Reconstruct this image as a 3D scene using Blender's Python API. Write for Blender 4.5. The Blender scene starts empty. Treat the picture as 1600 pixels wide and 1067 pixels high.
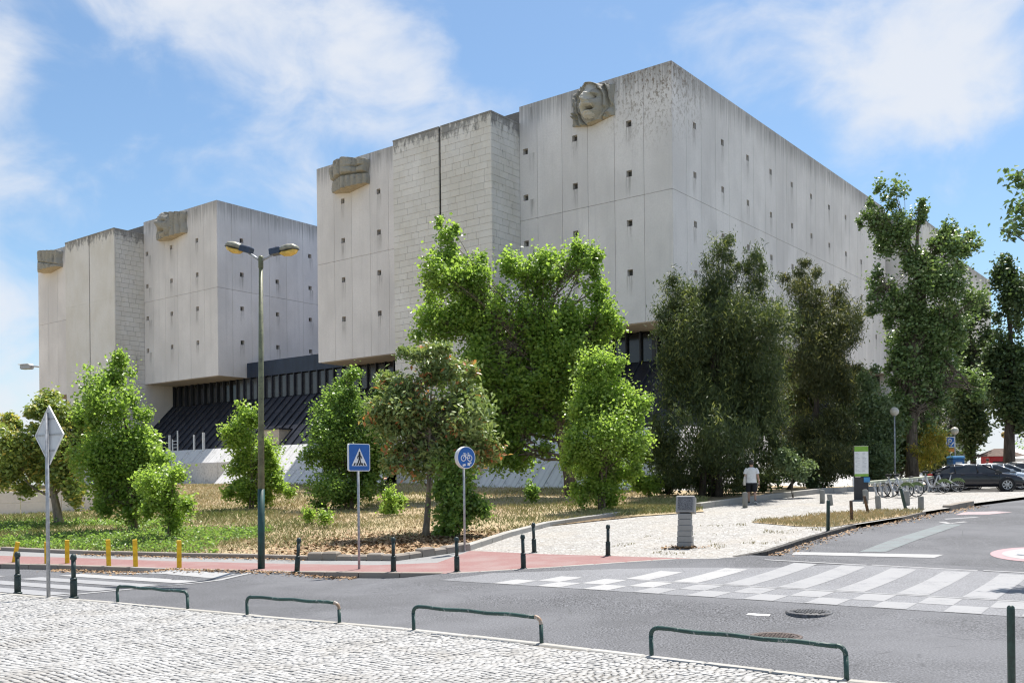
import bpy, bmesh, math, random
import numpy as np
from math import radians, sin, cos, pi, sqrt, exp, atan2
from mathutils import Vector, Matrix

scene = bpy.context.scene
col = scene.collection

# ------------------------------------------------------------------ camera
cam_data = bpy.data.cameras.new('camera')
cam = bpy.data.objects.new('camera', cam_data)
col.objects.link(cam)
cam_data.sensor_width = 36.0
cam_data.lens = 34.4
cam_data.shift_y = 0.1384
cam_data.clip_start = 0.1
cam_data.clip_end = 3000.0
_th = radians(0.585)
cam.matrix_world = Matrix(((cos(_th), sin(_th), 0, 0), (0, 0, -1, 0), (-sin(_th), cos(_th), 0, 2.04), (0, 0, 0, 1)))
scene.camera = cam

# ------------------------------------------------------------------ sky, sun, exposure
SUN_AZ, SUN_EL = radians(30.0), radians(66.0)
world = bpy.data.worlds.new('World')
scene.world = world
world.use_nodes = True
wn, wl = world.node_tree.nodes, world.node_tree.links
wn.clear()
w_out = wn.new('ShaderNodeOutputWorld')
w_bg = wn.new('ShaderNodeBackground')
w_sky = wn.new('ShaderNodeTexSky')
w_sky.sky_type = 'NISHITA'
w_sky.sun_disc = False
w_sky.sun_elevation = SUN_EL
w_sky.sun_rotation = SUN_AZ
w_sky.air_density = 1.0
w_sky.dust_density = 0.6
w_sky.ozone_density = 2.0
SKY_STRENGTH = 0.085
w_bg.inputs['Strength'].default_value = SKY_STRENGTH
# clouds: fractal noise over the direction of view, thicker in a few banks
w_tc = wn.new('ShaderNodeTexCoord')
w_sep = wn.new('ShaderNodeSeparateXYZ')
wl.new(w_tc.outputs['Generated'], w_sep.inputs[0])
def wmath(op, a, b=None, c=None, clamp=False):
    n = wn.new('ShaderNodeMath'); n.operation = op; n.use_clamp = clamp
    for i, v in enumerate((a, b, c)):
        if v is None: continue
        if isinstance(v, (int, float)): n.inputs[i].default_value = v
        else: wl.new(v, n.inputs[i])
    return n.outputs[0]
w_az = wmath('ARCTAN2', w_sep.outputs[0], w_sep.outputs[1])          # 0 along +Y, right positive
w_el = wmath('ARCSINE', w_sep.outputs[2])
w_cmb = wn.new('ShaderNodeCombineXYZ')
wl.new(w_az, w_cmb.inputs[0]); wl.new(wmath('MULTIPLY', w_el, 1.5), w_cmb.inputs[1])
w_noise = wn.new('ShaderNodeTexNoise')
w_noise.inputs['Scale'].default_value = 8.5
w_noise.inputs['Detail'].default_value = 6.0
w_noise.inputs['Roughness'].default_value = 0.56
w_noise.inputs['Distortion'].default_value = 0.35
wl.new(w_cmb.outputs[0], w_noise.inputs['Vector'])
w_noise2 = wn.new('ShaderNodeTexNoise')
w_noise2.inputs['Scale'].default_value = 3.1
w_noise2.inputs['Detail'].default_value = 3.0
wl.new(w_cmb.outputs[0], w_noise2.inputs['Vector'])
# cloud banks: azimuth, elevation, half widths (radians), weight
BANKS = [(-0.33, 0.45, 0.20, 0.045, 0.46), (-0.17, 0.385, 0.115, 0.055, 0.42), (-0.08, 0.345, 0.06, 0.03, 0.25), (-0.32, 0.295, 0.16, 0.045, 0.25),
         (-0.48, 0.365, 0.035, 0.045, 0.42), (0.40, 0.415, 0.13, 0.065, 0.52), (0.34, 0.30, 0.045, 0.04, 0.30), (0.43, 0.34, 0.08, 0.04, 0.30),
         (0.19, 0.41, 0.05, 0.04, 0.24), (-0.50, 0.22, 0.10, 0.06, 0.28), (0.50, 0.26, 0.10, 0.05, 0.13), (-0.42, 0.14, 0.22, 0.045, 0.15), (-0.50, 0.05, 0.30, 0.07, 0.50), (0.45, 0.04, 0.35, 0.06, 0.50)]
w_sum = None
for (a, e, sa, se, wgt) in BANKS:
    da = wmath('DIVIDE', wmath('SUBTRACT', w_az, a), sa)
    de = wmath('DIVIDE', wmath('SUBTRACT', w_el, e), se)
    r2 = wmath('ADD', wmath('MULTIPLY', da, da), wmath('MULTIPLY', de, de))
    g = wmath('MULTIPLY', wmath('EXPONENT', wmath('MULTIPLY', r2, -0.75)), wgt)
    w_sum = g if w_sum is None else wmath('ADD', w_sum, g)
# beyond the banks in view the sky goes on with the same share of cloud
w_out_az = wn.new('ShaderNodeMapRange'); w_out_az.interpolation_type = 'SMOOTHSTEP'
wl.new(wmath('MAXIMUM', wmath('ABSOLUTE', w_az), wmath('MULTIPLY', w_el, 1.1)), w_out_az.inputs['Value'])
w_out_az.inputs['From Min'].default_value = 0.6; w_out_az.inputs['From Max'].default_value = 1.0; w_out_az.inputs['To Max'].default_value = 0.30
w_sum = wmath('ADD', w_sum, w_out_az.outputs[0])
w_den = wmath('ADD', wmath('ADD', w_sum, wmath('MULTIPLY', w_noise.outputs['Fac'], 1.05)), wmath('MULTIPLY', w_noise2.outputs['Fac'], 0.35))
w_ramp = wn.new('ShaderNodeMapRange')
w_ramp.interpolation_type = 'SMOOTHSTEP'
w_ramp.inputs['From Min'].default_value = 0.82
w_ramp.inputs['From Max'].default_value = 1.28
w_ramp.inputs['To Max'].default_value = 0.92
wl.new(w_den, w_ramp.inputs['Value'])
w_mix = wn.new('ShaderNodeMix'); w_mix.data_type = 'RGBA'
wl.new(w_ramp.outputs[0], w_mix.inputs['Factor'])
w_tint = wn.new('ShaderNodeMix'); w_tint.data_type = 'RGBA'; w_tint.blend_type = 'MULTIPLY'
w_tint.inputs['Factor'].default_value = 1.0
w_tint.inputs['B'].default_value = (0.375, 0.42, 0.43, 1.0)
wl.new(w_sky.outputs[0], w_tint.inputs['A'])
wl.new(w_tint.outputs['Result'], w_mix.inputs['A'])
w_mix.inputs['B'].default_value = (2.3, 2.4, 2.58, 1.0)              # sunlit cloud, in the sky's own units
wl.new(w_mix.outputs['Result'], w_bg.inputs['Color'])
wl.new(w_bg.outputs[0], w_out.inputs['Surface'])

sun_data = bpy.data.lights.new('sun', 'SUN')
sun_data.energy = 2.0
sun_data.angle = radians(0.53)
sun_data.color = (1.0, 0.95, 0.88)
sun = bpy.data.objects.new('sun', sun_data)
col.objects.link(sun)
_s = Vector((sin(SUN_AZ) * cos(SUN_EL), cos(SUN_AZ) * cos(SUN_EL), sin(SUN_EL)))
sun.rotation_euler = _s.to_track_quat('Z', 'Y').to_euler()
sun.location = (0, 0, 60)

scene.view_settings.view_transform = 'Standard'
scene.view_settings.look = 'None'
scene.view_settings.gamma = 1.0
scene.view_settings.use_curve_mapping = False
scene.view_settings.exposure = 2.08
scene.cycles.max_bounces = 12
scene.cycles.diffuse_bounces = 8
scene.cycles.transparent_max_bounces = 4
scene.cycles.filter_width = 1.2

rng = np.random.default_rng(7)
rnd = random.Random(11)

# ------------------------------------------------------------------ materials
def srgb(r, g, b):
    f = lambda c: (c / 255 / 12.92) if c <= 10 else ((c / 255 + 0.055) / 1.055) ** 2.4
    return (f(r), f(g), f(b), 1.0)
class NT:
    """small helper round a material's node tree"""
    def __init__(self, name):
        self.m = bpy.data.materials.new(name); self.m.use_nodes = True
        self.t = self.m.node_tree; self.n = self.t.nodes; self.l = self.t.links
        self.b = self.n['Principled BSDF']
    def put(self, sock, v):
        if isinstance(v, (int, float)): sock.default_value = v
        elif isinstance(v, (tuple, list)): sock.default_value = v if len(v) == 4 or sock.type == 'VECTOR' else (*v, 1.0)
        else: self.l.new(v, sock)
    def math(self, op, a, b=None, c=None, clamp=False):
        n = self.n.new('ShaderNodeMath'); n.operation = op; n.use_clamp = clamp
        for i, v in enumerate((a, b, c)):
            if v is not None: self.put(n.inputs[i], v)
        return n.outputs[0]
    def pos(self):
        g = self.n.new('ShaderNodeNewGeometry'); return g.outputs['Position']
    def obj(self):
        g = self.n.new('ShaderNodeTexCoord'); return g.outputs['Object']
    def vscale(self, v, s):
        n = self.n.new('ShaderNodeVectorMath'); n.operation = 'MULTIPLY'
        self.l.new(v, n.inputs[0]); n.inputs[1].default_value = s; return n.outputs[0]
    def sep(self, v):
        n = self.n.new('ShaderNodeSeparateXYZ'); self.l.new(v, n.inputs[0]); return n.outputs
    def noise(self, v, scale, detail=3, rough=0.5, dist=0.0):
        n = self.n.new('ShaderNodeTexNoise'); self.l.new(v, n.inputs['Vector'])
        n.inputs['Scale'].default_value = scale; n.inputs['Detail'].default_value = detail
        n.inputs['Roughness'].default_value = rough; n.inputs['Distortion'].default_value = dist
        return n.outputs['Fac']
    def voronoi(self, v, scale, feature='F1', out='Distance', rand=1.0):
        n = self.n.new('ShaderNodeTexVoronoi'); n.feature = feature; self.l.new(v, n.inputs['Vector'])
        n.inputs['Scale'].default_value = scale; n.inputs['Randomness'].default_value = rand
        return n.outputs[out]
    def ramp(self, v, lo, hi, a=0.0, b=1.0):
        n = self.n.new('ShaderNodeMapRange'); n.interpolation_type = 'SMOOTHSTEP'
        self.l.new(v, n.inputs['Value'])
        n.inputs['From Min'].default_value = lo; n.inputs['From Max'].default_value = hi
        n.inputs['To Min'].default_value = a; n.inputs['To Max'].default_value = b
        return n.outputs[0]
    def mix(self, f, a, b, mode='MIX'):
        n = self.n.new('ShaderNodeMix'); n.data_type = 'RGBA'; n.blend_type = mode
        self.put(n.inputs['Factor'], f); self.put(n.inputs['A'], a); self.put(n.inputs['B'], b)
        return n.outputs['Result']
    def attr(self, name):
        n = self.n.new('ShaderNodeAttribute'); n.attribute_name = name; return n
    def rand(self):
        n = self.n.new('ShaderNodeObjectInfo'); return n.outputs['Random']
    def color(self, c): self.put(self.b.inputs['Base Color'], c)
    def rough(self, r): self.put(self.b.inputs['Roughness'], r)
    def bump(self, hgt, strength=0.3, dist=0.01):
        n = self.n.new('ShaderNodeBump'); n.inputs['Strength'].default_value = strength
        n.inputs['Distance'].default_value = dist; self.l.new(hgt, n.inputs['Height'])
        self.l.new(n.outputs[0], self.b.inputs['Normal'])

def plain(name, c, rough=0.6, metal=0.0, var=0.12, scale=6.0, spec=0.5):
    k = NT(name); p = k.obj()
    c = tuple(c[:3])
    dark = tuple(x * (1 - var * 1.6) for x in c); light = tuple(min(1, x * (1 + var)) for x in c)
    f = k.ramp(k.noise(p, scale, 5, 0.6), 0.3, 0.7)
    k.color(k.mix(f, dark, light)); k.rough(rough)
    k.b.inputs['Metallic'].default_value = metal
    k.b.inputs['Specular IOR Level'].default_value = spec
    return k.m

def concrete_material(name, base, top_z=27.85, stain=1.0, bsc=1.0, holes=False):
    k = NT(name); p = k.pos(); z = k.sep(p)[2]
    big = k.noise(k.vscale(p, (0.35, 0.35, 0.22)), 1.0, 4, 0.55)
    fine = k.noise(p, 9.0, 4, 0.65)
    streak = k.noise(k.vscale(p, (2.4, 2.4, 0.07)), 1.0, 4, 0.65)
    streak2 = k.noise(k.vscale(p, (7.0, 7.0, 0.22)), 1.0, 3, 0.6)
    c = k.mix(k.ramp(big, 0.3, 0.7), tuple(x * 0.88 for x in base), tuple(x * 1.08 for x in base))
    c = k.mix(k.ramp(fine, 0.25, 0.75, 0.0, 0.28), c, tuple(x * 0.72 for x in base))
    c = k.mix(k.ramp(streak, 0.52, 0.74, 0.0, 0.2 * stain), c, (base[0] * 0.55, base[1] * 0.56, base[2] * 0.58))
    tone = k.ramp(k.rand(), 0.0, 1.0, 0.0, 1.0)
    c = k.mix(k.math('MULTIPLY', tone, 0.16), c, tuple(x * 0.62 for x in base))
    if holes:        # rust and soot washed down from each square opening
        so_ = k.sep(k.obj()); below = k.math('MODULO', k.math('SUBTRACT', 15.07 + 3.135 * 6, z), 3.135)
        fall = k.math('MULTIPLY', k.ramp(below, 0.0, 1.7, 1.0, 0.0), k.ramp(below, 2.75, 2.78, 1.0, 0.0))
        wid = k.ramp(k.math('ABSOLUTE', k.math('SUBTRACT', so_[0], 1.03)), 0.08, 0.34, 1.0, 0.0)
        ns = k.ramp(k.noise(k.vscale(p, (9.0, 9.0, 0.5)), 1.0, 4, 0.7), 0.36, 0.66)
        c = k.mix(k.math('MULTIPLY', k.math('MULTIPLY', fall, wid), k.math('MULTIPLY', ns, 0.62)), c, (0.17, 0.155, 0.14))
    # rain dirt hanging from the top edge
    top = k.ramp(z, top_z - 3.4, top_z + 0.1)
    dirt = k.math('MULTIPLY', top, k.ramp(k.math('ADD', k.math('MULTIPLY', streak2, 0.6), k.math('MULTIPLY', top, 0.35)), 0.42, 0.72))
    c = k.mix(k.math('MULTIPLY', dirt, 0.55 * stain), c, (0.11, 0.11, 0.11))
    k.color(c); k.rough(0.85); k.b.inputs['Specular IOR Level'].default_value = 0.25
    k.bump(fine, 0.25 * bsc, 0.01)
    return k

M = {}
def near_corner(k, p, cx, cy, cz, r0, r1):
    n = k.n.new('ShaderNodeVectorMath'); n.operation = 'DISTANCE'
    k.l.new(p, n.inputs[0]); n.inputs[1].default_value = (cx, cy, cz)
    return k.ramp(n.outputs['Value'], r0, r1, 1.0, 0.0)
for nm_, hl_ in (('concrete', False), ('concrete_holes', True)):
    kc = concrete_material(nm_, (0.80, 0.77, 0.765), holes=hl_)
    # rusty lichen freckles near the high corner of the big block
    _p = kc.pos()
    _m = near_corner(kc, _p, 9.2, 60.6, 28.2, 1.0, 6.5)
    _sp = kc.ramp(kc.noise(kc.vscale(_p, (1, 1, 0.6)), 5.5, 5, 0.75), 0.50, 0.60)
    _old = kc.b.inputs['Base Color'].links[0].from_socket
    kc.color(kc.mix(kc.math('MULTIPLY', kc.math('MULTIPLY', _m, _sp), 0.75), _old, (0.17, 0.12, 0.075)))
    M[nm_] = kc.m
M['concrete_plain'] = concrete_material('concrete_plain', (0.70, 0.665, 0.64), 60.0, 0.7).m
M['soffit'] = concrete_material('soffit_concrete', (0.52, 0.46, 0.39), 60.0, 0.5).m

def stone_material(name, base, top_z, side_dark=0.0, rand_amt=0.16):
    k = NT(name); p = k.pos(); z = k.sep(p)[2]
    r = k.rand(); rr = k.attr('shade').outputs['Fac']
    v = k.math('ADD', k.math('MULTIPLY', r, rand_amt), k.math('MULTIPLY', rr, rand_amt))
    big = k.noise(k.vscale(p, (0.5, 0.5, 0.3)), 1.0, 4, 0.6)
    fine = k.noise(p, 7.0, 5, 0.7)
    c = k.mix(k.ramp(big, 0.3, 0.7), (base[0] * 0.93, base[1] * 0.91, base[2] * 0.86), tuple(x * 1.06 for x in base))
    c = k.mix(v, c, tuple(x * 0.5 for x in base))
    c = k.mix(k.ramp(fine, 0.3, 0.8, 0.0, 0.3), c, tuple(x * 0.7 for x in base))
    top = k.ramp(z, top_z - 2.0, top_z)
    blot = k.noise(k.vscale(p, (2.2, 2.2, 0.9)), 1.0, 6, 0.75)
    d = k.ramp(k.math('ADD', blot, k.math('MULTIPLY', top, 0.30)), 0.62 - side_dark, 0.80 - side_dark * 0.6)
    c = k.mix(k.math('MULTIPLY', d, 0.68), c, (0.085, 0.085, 0.088))
    k.color(c); k.rough(0.85); k.b.inputs['Specular IOR Level'].default_value = 0.25
    k.bump(fine, 0.35, 0.015)
    return k.m
M['stone'] = stone_material('limestone', (0.77, 0.75, 0.73), 26.9)
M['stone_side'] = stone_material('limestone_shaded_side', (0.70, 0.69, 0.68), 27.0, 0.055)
M['joint'] = plain('joint_dark', (0.16, 0.155, 0.15), 0.9)
M['sculpture'] = stone_material('carved_stone', (0.38, 0.365, 0.33), 29.0, 0.13)
M['sculpture_face'] = stone_material('carved_stone_pale', (0.56, 0.54, 0.50), 60.0, 0.0)
M['sculpture_under'] = plain('carved_stone_underside', (0.42, 0.35, 0.25), 0.9)

def metal_clad(name, c, rough):
    k = NT(name); p = k.pos()
    f = k.noise(k.vscale(p, (1.5, 1.5, 0.4)), 1.0, 4, 0.6)
    k.color(k.mix(k.ramp(f, 0.3, 0.7), tuple(x * 0.75 for x in c), tuple(x * 1.25 for x in c)))
    k.rough(rough); k.b.inputs['Metallic'].default_value = 0.0
    k.b.inputs['Specular IOR Level'].default_value = 0.35
    return k.m
M['dark_metal'] = metal_clad('dark_metal_cladding', (0.028, 0.031, 0.042), 0.45)
M['dark_fin'] = metal_clad('dark_metal_fin', (0.036, 0.039, 0.052), 0.42)
M['navy'] = metal_clad('navy_fascia', (0.022, 0.034, 0.062), 0.45)
M['pane_dark'] = plain('dark_window_glass', (0.012, 0.013, 0.016), 0.12, 0.0, 0.2, 1.0, 0.6)
M['pane_grey'] = plain('grey_spandrel_glass', (0.055, 0.06, 0.07), 0.2, 0.0, 0.2, 1.0, 0.5)
M['reveal'] = plain('window_reveal', (0.10, 0.095, 0.09), 0.9)

def plinth_material():
    k = NT('weathered_white_plinth'); p = k.obj()
    st = k.noise(k.vscale(p, (5.0, 0.35, 5.0)), 1.0, 5, 0.7)
    bl = k.noise(p, 1.1, 5, 0.7)
    c = k.mix(k.ramp(st, 0.45, 0.75, 0, 0.75), (0.66, 0.65, 0.64), (0.30, 0.298, 0.295))
    c = k.mix(k.ramp(bl, 0.52, 0.72, 0, 0.8), c, (0.11, 0.108, 0.104))
    k.color(c); k.rough(0.85); k.bump(bl, 0.3, 0.03)
    return k.m
M['plinth'] = plinth_material()

def asphalt(name, base, speck, patch=0.25):
    k = NT(name); p = k.pos()
    a = k.noise(p, 34.0, 3, 0.7); b = k.noise(p, 1.3, 5, 0.65); g = k.noise(k.vscale(p, (0.25, 0.25, 0.25)), 1.0, 3, 0.6)
    cr = k.ramp(k.voronoi(k.vscale(p, (1, 1, 0)), 0.42, 'DISTANCE_TO_EDGE'), 0.0, 0.008, 1.0, 0.0)
    crm = k.math('MULTIPLY', cr, k.ramp(b, 0.49, 0.56))
    c = k.mix(k.ramp(a, 0.35, 0.68), tuple(x * (1 - speck) for x in base), tuple(x * (1 + speck) for x in base))
    c = k.mix(k.ramp(b, 0.35, 0.7, 0.0, patch), c, tuple(x * 0.72 for x in base))
    c = k.mix(k.ramp(g, 0.4, 0.65, 0.0, patch), c, tuple(x * 1.35 for x in base))
    c = k.mix(k.math('MULTIPLY', crm, 0.55), c, tuple(x * 0.45 for x in base))
    k.color(c); k.rough(0.88); k.bump(a, 0.5, 0.012)
    k.b.inputs['Specular IOR Level'].default_value = 0.3
    return k.m
M['asphalt'] = asphalt('asphalt', (0.112, 0.114, 0.123), 0.8, 0.6)
M['asphalt_table'] = asphalt('asphalt_pale', (0.19, 0.193, 0.205), 0.4)
def paint(name, c, worn, under=(0.17, 0.172, 0.185)):
    k = NT(name); p = k.pos()
    a = k.noise(p, 26.0, 4, 0.7); b = k.noise(k.vscale(p, (0.9, 0.9, 0.9)), 1.6, 5, 0.7)
    f = k.ramp(k.math('ADD', k.math('MULTIPLY', a, 0.5), k.math('MULTIPLY', b, 0.5)), 0.5 + 0.16 - worn * 0.3, 0.78 - worn * 0.3)
    k.color(k.mix(f, c, under)); k.rough(0.75)
    return k.m
M['paint_white'] = paint('road_paint_white', (0.315, 0.315, 0.318), 0.42)
M['paint_worn'] = paint('road_paint_worn', (0.255, 0.257, 0.266), 0.55, (0.195, 0.198, 0.21))
M['paint_red'] = paint('road_paint_red', (0.36, 0.225, 0.24), 0.30)
M['paint_pink'] = paint('road_paint_faded_pink', (0.36, 0.27, 0.28), 0.6)
M['paint_blue'] = paint('road_paint_bluish', (0.14, 0.168, 0.174), 0.62, (0.122, 0.126, 0.134))
M['paint_grey'] = plain('road_digit_grey', (0.16, 0.18, 0.22), 0.8)

def red_pavement():
    k = NT('pink_cycle_paving'); p = k.pos()
    a = k.noise(p, 30.0, 3, 0.6); b = k.noise(p, 0.9, 5, 0.6)
    c = k.mix(k.ramp(a, 0.3, 0.7), (0.20, 0.098, 0.093), (0.255, 0.14, 0.132))
    c = k.mix(k.ramp(b, 0.42, 0.7, 0, 0.55), c, (0.27, 0.21, 0.20))
    k.color(c); k.rough(0.85); k.bump(a, 0.3, 0.01); return k.m
M['red_pave'] = red_pavement()
M['grey_pave'] = asphalt('grey_footway', (0.235, 0.235, 0.235), 0.15, 0.3)
def cobble_far():
    k = NT('limestone_setts_far'); p = k.vscale(k.pos(), (1, 1, 0))
    e = k.voronoi(p, 9.0, 'DISTANCE_TO_EDGE'); cc = k.voronoi(p, 9.0, 'F1', 'Color')
    s = k.sep(cc)[0]
    b = k.noise(p, 0.45, 5, 0.65); b2 = k.noise(p, 2.6, 5, 0.7)
    c = k.mix(s, (0.25, 0.244, 0.234), (0.425, 0.418, 0.405))
    c = k.mix(k.ramp(e, 0.03, 0.11, 0.85, 0.0), c, (0.17, 0.155, 0.135))
    c = k.mix(k.ramp(b, 0.45, 0.72, 0.0, 0.4), c, (0.33, 0.29, 0.24))
    c = k.mix(k.ramp(b2, 0.60, 0.72, 0.0, 0.6), c, (0.24, 0.19, 0.13))
    k.color(c); k.rough(0.8)
    k.bump(k.ramp(e, 0.0, 0.2), 0.5, 0.012); return k.m
M['cobble_far'] = cobble_far()
def cobble_stone():
    k = NT('limestone_sett'); p = k.pos()
    a = k.noise(p, 40.0, 3, 0.6); b = k.noise(p, 0.8, 4, 0.6)
    v = k.math('ADD', k.attr('shade').outputs['Fac'], k.math('MULTIPLY', k.rand(), 0.5), None, True)
    c = k.mix(v, (0.225, 0.22, 0.212), (0.395, 0.392, 0.385))
    c = k.mix(k.ramp(a, 0.35, 0.75, 0, 0.3), c, (0.28, 0.27, 0.25))
    c = k.mix(k.ramp(b, 0.48, 0.72, 0, 0.5), c, (0.24, 0.222, 0.195))
    k.color(c); k.rough(0.6); return k.m
M['sett'] = cobble_stone()
M['grout'] = plain('sand_joint', (0.16, 0.15, 0.133), 0.95, 0, 0.2, 12)
M['kerb'] = stone_material('kerb_limestone', (0.38, 0.37, 0.35), 60.0)
M['kerb_dark'] = stone_material('kerb_dirty', (0.29, 0.26, 0.23), 60.0)
M['kerb_black'] = plain('kerb_dark_edge', (0.07, 0.065, 0.06), 0.9, 0, 0.3)

def soil():
    k = NT('dry_soil'); p = k.pos()
    a = k.noise(p, 0.35, 5, 0.65); b = k.noise(p, 6.0, 5, 0.7)
    c = k.mix(k.ramp(b, 0.3, 0.7), (0.30, 0.215, 0.13), (0.46, 0.355, 0.235))
    c = k.mix(k.ramp(a, 0.35, 0.65, 0, 0.6), c, (0.34, 0.29, 0.16))
    k.color(c); k.rough(0.95); k.bump(b, 0.6, 0.05); return k.m
M['soil'] = soil()
M['far_ground'] = plain('far_ground', (0.22, 0.20, 0.12), 0.95, 0, 0.3, 0.2)

def leaf_material(name, lo, hi, tip, gloss=0.35, trans=0.55):
    k = NT(name)
    t = k.attr('tint').outputs['Fac']
    c = k.mix(k.ramp(t, 0.0, 0.75), lo, hi)
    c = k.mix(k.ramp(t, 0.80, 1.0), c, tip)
    k.n.remove(k.b)
    d = k.n.new('ShaderNodeBsdfPrincipled'); d.inputs['Roughness'].default_value = gloss
    d.inputs['Specular IOR Level'].default_value = 0.45
    k.l.new(c, d.inputs['Base Color'])
    tr = k.n.new('ShaderNodeBsdfTranslucent')
    tc = k.mix(1.0, c, (1.2, 1.25, 0.7), 'MULTIPLY')
    k.l.new(tc, tr.inputs['Color'])
    ms = k.n.new('ShaderNodeMixShader'); ms.inputs[0].default_value = trans
    k.l.new(d.outputs[0], ms.inputs[1]); k.l.new(tr.outputs[0], ms.inputs[2])
    k.l.new(ms.outputs[0], k.n['Material Output'].inputs['Surface'])
    return k.m
M['leaf_poplar'] = leaf_material('leaf_poplar', (0.180, 0.290, 0.070), (0.330, 0.460, 0.120), (0.50, 0.60, 0.22))
M['leaf_bright'] = leaf_material('leaf_bright', (0.200, 0.310, 0.070), (0.350, 0.480, 0.120), (0.52, 0.62, 0.22))
M['leaf_deep'] = leaf_material('leaf_deep', (0.130, 0.225, 0.062), (0.245, 0.365, 0.105), (0.40, 0.50, 0.18))
M['leaf_maple'] = leaf_material('leaf_maple', (0.155, 0.225, 0.085), (0.300, 0.370, 0.145), (0.60, 0.20, 0.085), 0.4, 0.3)
M['leaf_fruit'] = leaf_material('leaf_yellowing', (0.165, 0.235, 0.070), (0.330, 0.400, 0.110), (0.62, 0.53, 0.15), 0.4, 0.3)
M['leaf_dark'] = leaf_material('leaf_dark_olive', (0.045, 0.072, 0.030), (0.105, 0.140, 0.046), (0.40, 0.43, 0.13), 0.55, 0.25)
M['leaf_dark_brown'] = leaf_material('leaf_dark_olive_brown', (0.048, 0.066, 0.028), (0.112, 0.128, 0.044), (0.40, 0.37, 0.12), 0.55, 0.25)
M['leaf_grey'] = leaf_material('leaf_grey_green', (0.123, 0.175, 0.088), (0.228, 0.298, 0.149), (0.385, 0.455, 0.263), 0.5, 0.3)
M['leaf_tallpop'] = leaf_material('leaf_tall_poplar', (0.105, 0.165, 0.062), (0.215, 0.305, 0.115), (0.45, 0.52, 0.28), 0.3, 0.3)
M['leaf_gold'] = leaf_material('leaf_golden', (0.20, 0.22, 0.04), (0.50, 0.43, 0.07), (0.68, 0.42, 0.09), 0.5, 0.35)
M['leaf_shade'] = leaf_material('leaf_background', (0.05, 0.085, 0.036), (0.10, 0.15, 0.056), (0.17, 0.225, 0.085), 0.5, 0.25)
def bark(name, c):
    k = NT(name); p = k.obj()
    f = k.noise(k.vscale(p, (9, 9, 1.6)), 1.0, 5, 0.7)
    k.color(k.mix(k.ramp(f, 0.35, 0.65), tuple(x * 0.5 for x in c), tuple(x * 1.25 for x in c)))
    k.rough(0.95); k.bump(f, 0.8, 0.03); return k.m
M['bark'] = bark('bark_grey_brown', (0.17, 0.135, 0.10))
M['bark_pale'] = bark('bark_pale', (0.24, 0.205, 0.165))
M['bark_dark'] = bark('bark_dark', (0.075, 0.06, 0.05))
def grass_mat():
    k = NT('grass_blades'); t = k.attr('tint').outputs['Fac']; u = k.attr('dry').outputs['Fac']
    g = k.mix(t, (0.13, 0.175, 0.05), (0.24, 0.285, 0.095)); d = k.mix(t, (0.46, 0.37, 0.205), (0.66, 0.55, 0.35))
    k.color(k.mix(u, g, d)); k.rough(0.7); k.b.inputs['Specular IOR Level'].default_value = 0.2; return k.m
M['grass'] = grass_mat()
def litter_mat():
    k = NT('dead_leaves'); t = k.attr('tint').outputs['Fac']
    k.color(k.mix(t, (0.16, 0.085, 0.04), (0.42, 0.28, 0.15))); k.rough(0.8); return k.m
M['litter'] = litter_mat()

M['green_paint'] = plain('dark_green_paint', (0.016, 0.045, 0.038), 0.4, 0, 0.25, 25)
M['rail_paint'] = None
def chipped(name, c, under, amt):
    k = NT(name); p = k.obj()
    f = k.ramp(k.noise(p, 14.0, 5, 0.7), 0.62 - amt * 0.2, 0.68 - amt * 0.2)
    g = k.noise(p, 5.0, 4, 0.6)
    c1 = k.mix(k.ramp(g, 0.3, 0.7), tuple(x * 0.75 for x in c), tuple(x * 1.3 for x in c))
    k.color(k.mix(k.math('MULTIPLY', f, 0.85), c1, under)); k.rough(0.5); return k.m
M['rail_paint'] = chipped('chipped_green_paint', (0.018, 0.055, 0.046), (0.30, 0.31, 0.30), 0.15)
M['bollard_paint'] = chipped('bollard_green_paint', (0.016, 0.034, 0.032), (0.10, 0.10, 0.10), 0.2)
M['rust'] = chipped('rusty_joint', (0.30, 0.20, 0.13), (0.42, 0.40, 0.37), 0.6)
M['rusty_post'] = chipped('rusty_post_paint', (0.055, 0.035, 0.026), (0.16, 0.09, 0.05), 0.6)
M['yellow'] = chipped('yellow_paint', (0.72, 0.45, 0.008), (0.42, 0.27, 0.03), 0.0)
M['galv'] = plain('galvanised_steel', (0.40, 0.41, 0.43), 0.45, 0.35, 0.15, 12)
M['sign_back'] = plain('sign_back_aluminium', (0.62, 0.64, 0.67), 0.5, 0.1, 0.06, 3)
M['white'] = plain('white_paint', (0.78, 0.78, 0.78), 0.5, 0, 0.05)
M['sign_white'] = plain('sign_white', (0.80, 0.80, 0.80), 0.4, 0, 0.03)
M['sign_blue'] = plain('sign_blue', (0.010, 0.115, 0.42), 0.4, 0, 0.05)
M['black'] = plain('black_print', (0.012, 0.012, 0.014), 0.5, 0, 0.1)
M['rubber'] = plain('tyre_rubber', (0.018, 0.018, 0.019), 0.8, 0, 0.2, 20)
M['chrome'] = plain('bright_metal', (0.55, 0.56, 0.58), 0.3, 0.7, 0.1, 20)
M['lamp_pole'] = chipped('lamp_pole_olive', (0.14, 0.15, 0.085), (0.06, 0.06, 0.045), 0.3)
M['lamp_base'] = chipped('lamp_base_green', (0.010, 0.055, 0.052), (0.15, 0.12, 0.09), 0.0)
M['lamp_shell'] = plain('lamp_shell', (0.30, 0.29, 0.23), 0.5, 0.1, 0.2, 12)
M['lamp_cover'] = plain('lamp_gear_cover', (0.035, 0.05, 0.085), 0.35, 0.1, 0.15, 12)
M['amber'] = plain('amber_bowl', (0.74, 0.48, 0.10), 0.25, 0, 0.18, 8)
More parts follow.
